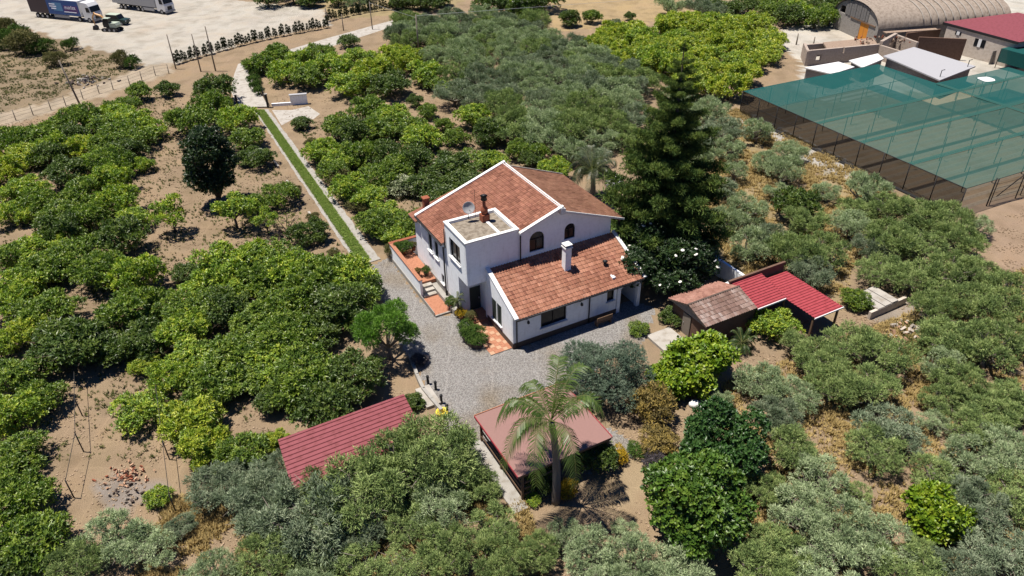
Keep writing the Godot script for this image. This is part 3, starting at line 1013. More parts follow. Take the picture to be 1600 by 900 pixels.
func build_villa() -> void:
	var t := thing("villa", "white two-storey farmhouse with red tiled roofs beside the cobbled yard", "house", villa_at, deg_to_rad(PSI))
	var P: Material = mats.plaster
	var F := Vector3(0, 0, 1)
	var L := Vector3(-1, 0, 0)
	var R := Vector3(1, 0, 0)
	var tiles_main := [Color(0.173, 0.0716, 0.0469), Color(0.268, 0.119, 0.08), Color(0.346, 0.162, 0.108)]
	var tiles_wing := [Color(0.199, 0.0811, 0.0516), Color(0.312, 0.144, 0.0933), Color(0.398, 0.2, 0.135)]
	var tiles_far := [Color(0.164, 0.0811, 0.0516), Color(0.242, 0.123, 0.08), Color(0.294, 0.157, 0.103)]
	# wing
	wall("wing_front_wall", t, V(0, 0, 0), F, rect(0, 0, 9.7, 3.04), [rect(2.5, 1.15, 4.85, 2.55), rect(8.75, 1.5, 9.45, 2.55)], 0.28, P)
	window_in(t, V(0, 0, 0), F, 2.5, 1.15, 4.85, 2.55, 2, mats.dark_metal)
	window_in(t, V(0, 0, 0), F, 8.75, 1.5, 9.45, 2.55, 1, mats.dark_metal)
	wall("wing_gable_wall", t, V(0, 0, 0), L, [Vector2(-0.02, 0), Vector2(-0.02, 3.0), Vector2(0.3, 2.95), Vector2(0.3, 3.06), Vector2(-4.43, 4.98), Vector2(-4.43, 0)], [rect(-3.55, 0.9, -2.78, 2.85), rect(-2.66, 0.95, -1.9, 2.85)], 0.3, P)
	window_in(t, V(0, 0, 0), L, -3.55, 0.9, -2.78, 2.85, 1, mats.shutter_green, true)
	window_in(t, V(0, 0, 0), L, -2.66, 0.95, -1.9, 2.85, 1, mats.shutter_green, true)
	obj("wing_inner_wall", box_at(V(9.42, 0, 0.3), V(9.7, 3.5, 4.43)), P, t)
	for a in [9.95, 12.0]:
		obj("porch_column", bx(st(), V(a, 1.35, 0.16), Vector3(0.34, 2.7, 0.34)), P, t)
	wall("porch_arch", t, V(0, 0, 0.03), F, rect(9.78, 2.3, 12.2, 2.98), [arch(10.15, 1.5, 11.8, 2.8)], 0.25, P)
	obj("wing_end_wall", box_at(V(11.95, 0, 0.5), V(12.2, 3.3, 4.43)), P, t)
	tiled_roof(t, "wing_roof", V(0.32, 2.99, -0.38), Vector3(11.75, 0, 0), V(0, 1.93, 4.83), 1, tiles_wing)
	obj("coping", slab(st(), [V(-0.06, 3.05, -0.42), V(0.3, 3.05, -0.42), V(0.3, 5.03, 4.45), V(-0.06, 5.03, 4.45)], Vector3(0, 0.1, 0)), mats.coping_white, t)
	obj("coping", slab(st(), [V(12.05, 3.05, -0.42), V(12.35, 3.05, -0.42), V(12.35, 5.03, 4.45), V(12.05, 5.03, 4.45)], Vector3(0, 0.1, 0)), mats.coping_white, t)
	tube_part(t, "gutter", [V(0.05, 2.94, -0.44), V(12.1, 2.94, -0.44)], [0.075], mats.dark_metal, 8)
	pipe(t, [V(0.3, 2.9, -0.4), V(0.3, 2.6, -0.08), V(0.3, 0.05, -0.08)])
	pipe(t, [V(7.0, 2.9, -0.4), V(7.0, 2.6, -0.08), V(7.0, 0.05, -0.08)])
	for a in [1.2, 6.1]:
		var lamp := obj("wall_lamp", bx(tube(st(), [V(a, 2.45, 0.0), V(a, 2.55, -0.2), V(a, 2.45, -0.3)], [0.025], 5), V(a, 2.36, -0.3), Vector3(0.16, 0.2, 0.16)), mats.dark_metal, t)
		lamp.set_meta("label", "dark bracket lamp on the shaded wall")
	obj("plinth", box_at(V(-0.04, 0, -0.04), V(9.74, 0.5, -0.005)), mats.plinth, t)
	obj("plinth", box_at(V(-0.04, 0, -0.005), V(-0.005, 0.55, 4.4)), mats.plinth, t)
	# wing chimney and vent
	var ch := obj("chimney", box_at(V(6.05, 3.4, 2.25), V(6.6, 6.15, 2.8)), P, t)
	obj("chimney_cap", bx(bx(st(), V(6.325, 6.2, 2.525), Vector3(0.7, 0.1, 0.7)), V(6.325, 6.44, 2.525), Vector3(0.66, 0.08, 0.66)), mats.coping_white, ch)
	obj("chimney_flue", box_at(V(6.13, 6.22, 2.33), V(6.52, 6.42, 2.72)), mats.dark_metal, ch)
	var vent := obj("roof_vent", tube(st(true), [V(9.6, 3.6, 1.75), V(9.6, 4.2, 1.75)], [0.13], 8), mats.dark_metal, t)
	obj("vent_cap", lathe(st(true), [Vector2(0.0, 0.22), Vector2(0.22, 0.08), Vector2(0.2, 0.0)], V(9.6, 4.2, 1.75)), mats.dark_metal, vent)
	# main block
	var ridge := 8.84
	var slope := 0.35
	var ra := 6.77
	var h := func(a): return ridge - slope * (ra - a)
	var hr := func(a): return 8.48 - 0.375 * (a - 6.9)
	wall("front_wall", t, V(0, 0, 4.45), F, [Vector2(0.0, 0), Vector2(0.0, 3.85), Vector2(-1.65, 3.85), Vector2(-1.65, 7.72), Vector2(2.95, 7.72), Vector2(2.95, h.call(2.95) - 0.06), Vector2(ra, ridge - 0.06), Vector2(6.95, hr.call(6.95) - 0.1), Vector2(11.9, hr.call(11.9) - 0.1), Vector2(11.9, 0)], [arch(3.98, 5.3, 5.36, 7.1), arch(7.28, 5.55, 8.32, 6.98)], 0.3, P)
	window_in(t, V(0, 0, 4.45), F, 3.98, 5.3, 5.36, 7.1, 2, mats.dark_metal, false, true, false)
	window_in(t, V(0, 0, 4.45), F, 7.28, 5.55, 8.32, 6.98, 2, mats.dark_metal, false, true, false)
	wall("left_wall", t, V(-1.65, 0, 0), L, [Vector2(-14.0, 0), Vector2(-6.2, 0), Vector2(-6.2, 3.85), Vector2(-4.46, 3.85), Vector2(-4.46, 7.72), Vector2(-8.45, 7.72), Vector2(-8.45, 5.74), Vector2(-14.0, 5.74)], [rect(-7.62, 5.12, -5.6, 6.85), rect(-12.45, 3.2, -11.55, 4.9), rect(-11.1, 3.2, -10.22, 4.85), rect(-9.9, 1.2, -9.35, 2.1)], 0.3, P)
	window_in(t, V(-1.65, 0, 0), L, -7.62, 5.12, -5.6, 6.85, 2, mats.dark_metal)
	window_in(t, V(-1.65, 0, 0), L, -12.45, 3.2, -11.55, 4.9, 1, mats.shutter_green)
	window_in(t, V(-1.65, 0, 0), L, -11.1, 3.2, -10.22, 4.85, 1, mats.shutter_green)
	window_in(t, V(-1.65, 0, 0), L, -9.9, 1.2, -9.35, 2.1, 1, mats.dark_metal)
	obj("back_wall", slab(st(), [V(-1.64, 0, 14.0), V(11.89, 0, 14.0), V(11.89, hr.call(11.9) - 0.15, 14.0), V(6.9, hr.call(6.95) - 0.1, 14.0), V(ra, ridge - 0.1, 14.0), V(-1.64, 5.74, 14.0)], V(0, 0, -0.3)), P, t)
	obj("right_wall", box_at(V(11.6, 0, 4.76), V(11.89, hr.call(11.9) - 0.2, 13.69)), P, t)
	# left slope of the main roof, in two pieces round the tower
	tiled_roof(t, "main_roof", V(-1.98, h.call(-1.98), 8.5), V(0, 0, 5.72), Vector3(ra + 1.98, slope * (ra + 1.98), 0), 2, tiles_main)
	tiled_roof(t, "main_roof", V(2.98, h.call(2.98), 4.25), V(0, 0, 4.25), Vector3(ra - 2.98, slope * (ra - 2.98), 0), 3, tiles_main)
	tiled_roof(t, "lower_roof", V(13.0, hr.call(13.0), 4.25), V(0, 0, 9.85), Vector3(-6.1, 0.375 * 6.1, 0), 4, tiles_far)
	# white copings
	var up_l := Vector3(1, slope, 0).normalized()
	for u in [4.0, 13.95]:
		var a0 := 2.9 if u < 5 else -2.05
		obj("coping", slab(st(), [V(a0, h.call(a0) + 0.02, u), V(ra + 0.1, h.call(ra + 0.1) + 0.02, u), V(ra + 0.1, h.call(ra + 0.1) + 0.02, u + 0.3), V(a0, h.call(a0) + 0.02, u + 0.3)], Vector3(0, 0.13, 0)), mats.coping_white, t)
	obj("ridge_coping", slab(st(), [V(6.6, 8.9, 3.95), V(7.02, 8.78, 3.95), V(7.02, 8.3, 3.95), V(6.6, 8.3, 3.95)], V(0, 0, 10.35)), mats.coping_white, t)
	obj("verge_board", slab(st(), [V(7.05, hr.call(7.05) - 0.12, 4.22), V(13.1, hr.call(13.1) - 0.12, 4.22), V(13.1, hr.call(13.1) + 0.05, 4.22), V(7.05, hr.call(7.05) + 0.05, 4.22)], V(0, 0, -0.07)), mats.coping_white, t)
	obj("verge_board", slab(st(), [V(7.05, hr.call(7.05) - 0.12, 14.12), V(13.1, hr.call(13.1) - 0.12, 14.12), V(13.1, hr.call(13.1) + 0.14, 14.12), V(7.05, hr.call(7.05) + 0.14, 14.12)], V(0, 0, 0.12)), mats.concrete, t)
	obj("porch_post", bx(st(), V(12.8, 2.95, 4.5), Vector3(0.14, 5.9, 0.14)), mats.dark_metal, t)
	obj("porch_beam", bx(st(), V(12.8, 5.98, 9.2), Vector3(0.16, 0.2, 9.6)), mats.wood, t)
	pipe(t, [V(3.08, 7.2, 4.32), V(3.08, 4.9, 4.32)], 0.06)
	pipe(t, [V(-1.78, 5.3, 8.75), V(-1.78, 0.2, 8.75)], 0.07)
	pipe(t, [V(-1.74, 7.2, 8.4), V(-1.74, 5.4, 8.4)], 0.05)
	tube_part(t, "gutter", [V(-2.05, h.call(-1.98) - 0.08, 8.5), V(-2.05, h.call(-1.98) - 0.08, 14.2)], [0.075], mats.dark_metal, 8)
	obj("plinth", box_at(V(-1.7, 0, 6.2), V(-1.655, 0.95, 14.0)), mats.grey_block, t)
	# tower with flat roof
	obj("tower_side_wall", box_at(V(2.7, 6.3, 4.76), V(2.95, 7.72, 8.2)), P, t)
	obj("tower_back_wall", box_at(V(-1.35, 5.2, 8.2), V(2.95, 7.72, 8.45)), P, t)
	obj("tower_roof_slab", box_at(V(-1.34, 7.3, 4.76), V(2.69, 7.62, 8.19)), mats.flat_roof, t)
	for q in [[V(-1.72, 7.725, 4.38), V(3.02, 7.84, 4.7)], [V(-1.72, 7.725, 8.2), V(3.02, 7.84, 8.52)], [V(-1.72, 7.725, 4.71), V(-1.4, 7.84, 8.19)], [V(2.7, 7.725, 4.71), V(3.02, 7.84, 8.19)]]:
		obj("coping", box_at(q[0], q[1]), mats.coping_white, t)
	obj("roof_kerb", box_at(V(1.35, 7.625, 4.72), V(1.6, 7.7, 8.18)), mats.coping_white, t)
	var stack := obj("brick_chimney", box_at(V(1.1, 7.625, 7.0), V(1.75, 8.25, 7.6)), mats.brick_red, t)
	obj("flue", lathe(st(true), [Vector2(0.2, 0), Vector2(0.3, 0.2), Vector2(0.28, 0.5), Vector2(0.13, 0.7), Vector2(0.13, 1.35)], V(1.42, 8.25, 7.3)), mats.brick_red, stack)
	obj("cowl", lathe(st(true), [Vector2(0.0, 0.5), Vector2(0.3, 0.36), Vector2(0.2, 0.3), Vector2(0.27, 0.0), Vector2(0.0, 0.0)], V(1.42, 9.5, 7.3)), mats.dark_metal, stack)
	var dish := obj("satellite_dish", lathe(st(true), [Vector2(0.0, 0.0), Vector2(0.2, 0.03), Vector2(0.38, 0.1), Vector2(0.5, 0.2), Vector2(0.48, 0.2), Vector2(0.36, 0.12), Vector2(0.0, 0.03)], V(0.35, 8.75, 8.0), 18, Basis(Vector3(1, 0, 0.3).normalized(), 1.1)), mats.grey_paint, t)
	obj("dish_mount", tube(tube(st(), [V(0.35, 7.7, 8.1), V(0.35, 8.7, 8.1)], [0.03], 6), [V(0.35, 8.6, 8.0), V(0.3, 8.75, 7.3)], [0.015], 5), mats.dark_metal, dish)
	obj("aerial", tube(tube(st(), [V(0.95, 7.7, 8.0), V(0.95, 10.2, 8.0)], [0.018], 5), [V(0.6, 9.9, 8.0), V(1.35, 9.95, 8.0)], [0.012], 5), mats.dark_metal, t)
	# entrance under the tower
	obj("porch_ceiling", box_at(V(-1.34, 3.85, 4.76), V(2.0, 4.0, 6.5)), P, t)
	obj("entrance_wall", box_at(V(-1.34, 0, 6.2), V(0.6, 3.84, 6.45)), P, t)
	var door := obj("entrance_door", box_at(V(-0.75, 0.2, 6.12), V(0.2, 2.4, 6.19)), mats.shutter_green, t)
	obj("handle", box_at(V(0.02, 1.2, 6.06), V(0.08, 1.35, 6.115)), mats.steel, door)
	obj("entrance_side_wall", box_at(V(0.31, 0, 4.46), V(0.6, 3.84, 6.19)), P, t)
	obj("entrance_step", box_at(V(-1.6, 0, 4.4), V(0.3, 0.2, 6.1)), mats.terracotta, t)
	# small back roof and brick chimney
	obj("back_annex_wall", box_at(V(-1.6, 0, 14.02), V(2.5, 5.0, 15.6)), P, t)
	tiled_roof(t, "annex_roof", V(-2.0, 5.05, 14.3), V(0, 0, 1.75), Vector3(4.6, 1.3, 0), 6, tiles_main)
	obj("back_chimney", bx(bx(st(), V(-0.6, 6.0, 15.0), Vector3(0.5, 1.5, 0.5)), V(-0.6, 6.8, 15.0), Vector3(0.62, 0.12, 0.62)), mats.brick_red, t)

	# terrace
	var e := thing("terrace", "raised terracotta terrace with white parapet along the farmhouse's sunny side", "terrace", villa_at, deg_to_rad(PSI))
	obj("floor_slab", box_at(V(-3.42, 0.0, 11.15), V(-1.72, 0.86, 17.2)), mats.terracotta, e)
	obj("outer_wall", box_at(V(-3.65, 0.0, 10.0), V(-3.43, 1.82, 17.4)), P, e)
	obj("back_wall", box_at(V(-3.42, 0.0, 17.21), V(-0.6, 1.82, 17.4)), P, e)
	obj("wall_coping", box_at(V(-3.72, 1.825, 10.0), V(-3.36, 1.89, 17.12)), mats.terracotta, e)
	obj("wall_coping", box_at(V(-3.72, 1.825, 17.13), V(-0.6, 1.9, 17.48)), mats.brick_red, e)
	obj("wall_base", box_at(V(-3.7, 0.0, 7.0), V(-3.655, 0.42, 17.4)), mats.concrete, e)
	for i in 3:
		obj("step", box_at(V(-3.42, 0.0, 9.75 + 0.46 * i), V(-2.25, 0.3 + 0.19 * i, 10.2 + 0.46 * i)), mats.pale_concrete, e)
	obj("landing", box_at(V(-3.6, 0.0, 7.0), V(-2.2, 0.13, 9.74)), mats.terracotta, e)
	obj("landing_kerb", box_at(V(-3.655, 0.0, 6.85), V(-2.2, 0.16, 6.99)), mats.concrete, e)
	obj("house_kerb", box_at(V(-2.19, 0.0, 6.3), V(-1.72, 0.5, 11.1)), mats.concrete, e)
	# tiled porch floor in front of the wing's gable
	var pf := box_at(V(-1.9, 0.0, 0.1), V(-0.06, 0.05, 4.38))
	var floor_o := structure("porch_floor", pf, mats.concrete)
	floor_o.position = villa_at
	floor_o.rotation.y = deg_to_rad(PSI)
	var tile := box_at(Vector3(-0.19, 0, -0.19), Vector3(0.19, 0.022, 0.19))
	tile.generate_normals()
	var tile_mesh := tile.commit()
	for i in 5:
		for j in 11:
			var m: Material = mats.pale_terracotta if (i + j) % 3 == 0 else mats.terracotta
			var o := put_mesh("floor_tile", tile_mesh, m, floor_o)
			o.position = V(-1.7 + 0.39 * i, 0.0505, 0.3 + 0.39 * j)


func pot(where: Vector3, r: float, m: Material, label: String, plant_kind: String, plant_s: float, plant_label: String) -> void:
	var o := obj("flower_pot", lathe(st(true), [Vector2(0, 0), Vector2(r * 0.7, 0), Vector2(r * 0.95, r * 1.4), Vector2(r * 1.08, r * 1.4), Vector2(r * 1.08, r * 1.6), Vector2(r * 0.9, r * 1.6), Vector2(r * 0.88, r * 1.45), Vector2(0, r * 1.45)]), m)
	o.position = where
	tag(o, label, "flower pot")
	if plant_kind:
		plant(plant_kind, where + UP * r * 1.3, plant_s, "potted_plant", plant_label, "plant")


func build_yard_things() -> void:
	# carport
	var c := thing("carport", "flat pinkish red roofed carport on posts beside the queen palm", "carport", villa_at, deg_to_rad(PSI))
	var a0 := -6.95
	var a1 := -0.2
	var u0 := -13.5
	var u1 := -7.6
	obj("roof", slab(st(), [V(a0, 2.36, u0), V(a1, 2.36, u0), V(a1, 2.4, u1), V(a0, 2.4, u1)], Vector3(0, 0.05, 0)), mats.pink_sheet, c)
	obj("roof_trim", box_at(V(a0 - 0.05, 2.3, u0), V(a0, 2.47, u1)), mats.bright_red_sheet, c)
	obj("roof_trim", box_at(V(a1, 2.3, u0), V(a1 + 0.05, 2.47, u1)), mats.bright_red_sheet, c)
	obj("roof_trim", box_at(V(a0 - 0.05, 2.3, u1), V(a1 + 0.05, 2.5, u1 + 0.06)), mats.terracotta, c)
	obj("beam", box_at(V(a0, 2.14, u0 + 0.05), V(a1, 2.34, u0 + 0.2)), mats.wood, c)
	obj("beam", box_at(V(a0, 2.14, u1 - 0.2), V(a1, 2.34, u1 - 0.05)), mats.wood, c)
	obj("beam", box_at(V(a0 + 0.1, 2.0, u0 + 0.25), V(a0 + 0.25, 2.135, u1 - 0.25)), mats.wood, c)
	for u in [u0 + 0.13, (u0 + u1) * 0.5, u1 - 0.13]:
		for a in [a0 + 0.35, a1 - 0.2]:
			obj("post", bx(st(), V(a, 1.07, u), Vector3(0.14, 2.13, 0.14)), mats.wood, c)
	for i in 3:
		obj("side_rail", box_at(V(a0 + 0.3, 0.5 + 0.5 * i, u0 + 0.2), V(a0 + 0.36, 0.66 + 0.5 * i, u1 - 0.2)), mats.wood, c)
	for i in 3:
		obj("front_rail", box_at(V(a0 + 0.5, 0.5 + 0.5 * i, u0 + 0.05), V(a0 + 3.0, 0.64 + 0.5 * i, u0 + 0.1)), mats.wood, c)
	obj("floor_slab", box_at(V(a0 - 0.6, 0.0, u0 - 0.6), V(a0 + 0.35, 0.14, u1)), mats.concrete, c)
	# long red shed at the left
	var s := thing("red_shed", "long low shed with ribbed red metal roof half hidden by olive trees", "shed", villa_at, deg_to_rad(PSI))
	var r0 := V(-19.0, 2.2, -7.7)
	ribbed_roof(s, r0, V(8.55, 0, 0.1), V(0.2, 0.25, 4.25), mats.red_sheet, 0.42, 1.06)
	obj("back_wall", box_at(V(-18.7, 0, -3.75), V(-10.6, 2.2, -3.6)), mats.grey_wood, s)
	obj("end_wall", box_at(V(-18.75, 0, -7.4), V(-18.6, 2.05, -3.76)), mats.grey_wood, s)
	for i in 4:
		obj("post", bx(st(), V(-18.4 + 2.55 * i, 1.05, -7.5), Vector3(0.12, 2.1, 0.12)), mats.wood, s)
	obj("beam", box_at(V(-18.8, 1.95, -7.6), V(-10.5, 2.09, -7.45)), mats.wood, s)
	obj("end_beam", box_at(V(-10.6, 1.95, -7.4), V(-10.5, 2.2, -3.76)), mats.wood, s)
	# tiled shed on the right with red lean-to roofs
	var k := thing("tiled_shed", "small rendered shed with brown weathered tile roof at the yard's far side", "shed", villa_at, deg_to_rad(PSI))
	var tiles := [Color(0.143, 0.0882, 0.0714), Color(0.227, 0.151, 0.126), Color(0.353, 0.286, 0.26)]
	var pink := [Color(0.227, 0.109, 0.084), Color(0.302, 0.16, 0.126), Color(0.353, 0.202, 0.16)]
	obj("walls", slab(st(), [V(13.0, 0, -7.2), V(13.0, 2.3, -7.2), V(13.0, 3.0, -5.3), V(13.0, 2.3, -3.2), V(13.0, 0, -3.2)], V(5.0, 0, 0)), mats.brown_wall, k)
	obj("gable_panel", slab(st(), [V(12.98, 2.1, -7.25), V(12.98, 2.32, -7.25), V(12.98, 3.02, -5.3), V(12.98, 2.32, -3.1), V(12.98, 2.1, -3.1)], V(-0.1, 0, 0)), mats.grey_block, k)
	var sd := obj("shed_door", box_at(V(12.92, 0, -5.5), V(12.985, 1.95, -4.6)), mats.grey_wood, k)
	obj("handle", box_at(V(12.88, 0.95, -4.8), V(12.915, 1.1, -4.75)), mats.steel, sd)
	tiled_roof(k, "dark_roof", V(12.65, 2.38, -7.5), V(5.2, 0, 0), V(0, 0.74, 2.2), 7, tiles, 0.1)
	tiled_roof(k, "dark_roof", V(12.65, 2.3, -2.95), V(5.2, 0, 0), V(0, 0.82, -2.33), 8, pink, 0.1)
	obj("ridge_cap", box_at(V(12.62, 3.1, -5.36), V(17.88, 3.2, -5.2)), mats.plinth, k)
	var m := thing("red_lean_to", "open lean-to with bright red ribbed metal roof joined to the tiled shed", "shed", villa_at, deg_to_rad(PSI))
	ribbed_roof(m, V(17.9, 2.3, -7.5), V(3.2, 0, 0), V(0.0, 0.6, 3.1), mats.bright_red_sheet, 0.3, 1.05)
	ribbed_roof(m, V(20.95, 2.2, -10.5), V(3.1, 0, 0), V(-0.1, 0.1, 5.9), mats.bright_red_sheet, 0.3, 1.2)
	obj("ridge_flashing", box_at(V(17.7, 2.95, -4.4), V(23.9, 3.15, -4.2)), mats.brown_wall, m)
	obj("eave_trim", box_at(V(17.9, 2.2, -7.58), V(20.9, 2.32, -7.51)), mats.coping_white, m)
	obj("eave_trim", box_at(V(20.9, 2.1, -10.58), V(24.1, 2.22, -10.51)), mats.coping_white, m)
	for q in [[21.1, -10.3], [23.8, -10.3], [20.9, -7.4], [23.8, -7.0]]:
		obj("post", bx(st(), V(q[0], 1.05, q[1]), Vector3(0.14, 2.1, 0.14)), mats.wood, m)
	obj("back_wall", box_at(V(17.95, 0, -4.3), V(23.9, 2.94, -4.15)), mats.brown_wall, m)
	obj("inner_wall", box_at(V(18.05, 0, -6.4), V(20.7, 2.2, -6.25)), mats.brown_wall, m)
	# garden walls and kerbs near the sheds
	var gw := thing("garden_wall", "pale garden wall running behind the white-flowered tree", "wall", villa_at, deg_to_rad(PSI))
	obj("wall_panel", box_at(V(15.6, 0, -3.0), V(22.5, 1.7, -2.75)), mats.plaster, gw)
	obj("wall_panel", box_at(V(21.0, 0, -2.74), V(21.25, 1.7, 2.0)), mats.plaster, gw)
	var kerb := thing("garden_bed", "pale raised garden bed with concrete kerb beside the tiled shed", "garden bed", villa_at, deg_to_rad(PSI))
	obj("paving", box_at(V(10.0, 0, -6.4), V(12.3, 0.22, -3.9)), mats.pale_concrete, kerb)
	obj("kerb", box_at(V(9.9, 0, -6.65), V(12.8, 0.4, -6.45)), mats.concrete, kerb)
	# yard edge wall on the left with small posts
	var lw := thing("yard_edge_wall", "low concrete edge wall along the cobbled yard beside the orchard", "wall")
	var pts := [at(641, 560), at(652, 590), at(662, 612), at(675, 628), at(690, 645)]
	for i in 4:
		var d: Vector3 = pts[i + 1] - pts[i]
		obj("wall_segment", bx(st(), (pts[i] + pts[i + 1]) * 0.5 + UP * 0.2, Vector3(0.25, 0.4, d.length() + 0.08), Basis(UP, atan2(d.x, d.z))), mats.concrete, lw)
	for q in [[669, 600, "dark wooden bollard on the yard edge beside the square planter"], [681, 609, "thin dark bollard standing on the yard edge"], [699, 645, "dark wooden bollard next to the yellow tub"], [690, 630, "short dark bollard leaning by the orchard steps"]]:
		var o := obj("bollard", lathe(st(true), [Vector2(0.1, 0), Vector2(0.09, 0.6), Vector2(0.13, 0.68), Vector2(0.1, 0.8), Vector2(0, 0.84)], Vector3.ZERO, 8), mats.dark_metal)
		o.position = at(q[0], q[1])
		tag(o, q[2], "bollard")
	var tub := obj("round_tub", lathe(st(true), [Vector2(0, 0.05), Vector2(0.25, 0.05), Vector2(0.3, 0.22), Vector2(0.42, 0.3), Vector2(0.46, 0.22), Vector2(0.36, 0.02), Vector2(0, 0)], Vector3.ZERO, 18), mats.yellow_plastic)
	tub.position = at(691, 647)
	tag(tub, "round yellow plastic tub on the ground by the red shed", "tub")
	var slabs := obj("step_slab", bx(st(), Vector3(0, 0.12, 0), Vector3(1.1, 0.24, 2.2)), mats.pale_concrete)
	slabs.position = at(669, 622)
	slabs.rotation.y = deg_to_rad(PSI)
	tag(slabs, "pale concrete slab between the yard edge and the red shed", "slab")
	# pots and planters round the house
	pot(world_of(-2.0, 0.13, 7.35), 0.28, mats.brick_red, "red clay pot on the orange landing by the drainpipe", "green_shrub", 0.55, "leafy potted plant in a red clay pot by the drainpipe")
	pot(world_of(-1.85, 0.02, 5.6), 0.26, mats.terracotta, "orange clay pot at the corner of the entrance porch", "yellow_shrub", 0.5, "yellow flowering plant at the corner of the entrance porch")
	pot(world_of(-1.4, 0.05, 4.9), 0.24, mats.brick_red, "red clay pot under the tower overhang", "brown_shrub", 0.5, "brownish leafy plant under the tower overhang")
	pot(world_of(-3.0, 0.88, 12.2), 0.22, mats.brick_red, "small clay pot above the terrace steps", "dry_shrub", 0.35, "small orange plant above the terrace steps")
	pot(world_of(-2.3, 0.88, 12.0), 0.2, mats.plinth, "dark pot against the house wall on the terrace", "green_shrub", 0.45, "dark leafy plant against the house wall on the terrace")
	pot(world_of(-2.7, 0.88, 16.4), 0.25, mats.brick_red, "clay pot in the terrace's far corner", "green_shrub", 0.8, "spreading green plant in the terrace's far corner")
	pot(world_of(-1.6, 0.88, 16.6), 0.22, mats.brick_red, "red pot against the terrace's far wall", "brown_shrub", 0.4, "reddish plant against the terrace's far wall")
	var bed := thing("stone_planter", "curved dark stone planter in front of the wing's tiled porch", "planter", villa_at, deg_to_rad(PSI))
	var poly := []
	for i in 20:
		var q := TAU * i / 20
		poly.append(V(-2.35 + cos(q) * 0.62, 0, 2.6 + sin(q) * 1.35))
	obj("planter_wall", slab(st(), poly, UP * 0.36), mats.plinth, bed)
	for q in [[-2.4, 3.3, 0.75, "far"], [-2.3, 2.5, 0.85, "middle"], [-2.25, 1.8, 0.72, "near"]]:
		plant("green_shrub", world_of(q[0], 0.3, q[1]), q[2], "planter_bush", "clipped green bush growing in the curved stone planter", "bush", "bushes in the stone planter")
	palm("potted_cycad", "small spiky palm against the tower wall at the entrance", world_of(-2.0, 0.1, 6.0), 1.5, 12, 0.8, [Color(0.04, 0.07, 0.02), Color(0.08, 0.11, 0.03)], 71, 0.1)
	# shaded bench and grill against the wing
	var bench := thing("garden_bench", "dark bench in the shade along the wing's front wall", "bench", world_of(8.0, 0, -0.7), deg_to_rad(PSI))
	obj("seat", bx(st(), Vector3(0, 0.44, 0), Vector3(1.5, 0.06, 0.45)), mats.wood, bench)
	obj("backrest", bx(st(), Vector3(0, 0.75, 0.22), Vector3(1.5, 0.35, 0.05)), mats.wood, bench)
	for x in [-0.65, 0.65]:
		obj("leg", bx(st(), Vector3(x, 0.21, 0), Vector3(0.07, 0.42, 0.4)), mats.wood, bench)


# ---------------------------------------------------------------- far things
func block(t: Node, called: String, pts: Array, h0: float, h1: float, m: Material) -> MeshInstance3D:
	var out := []
	for p in pts:
		out.append(Vector3(p.x, h0, p.y))
	return obj(called, slab(st(), out, UP * (h1 - h0)), m, t)


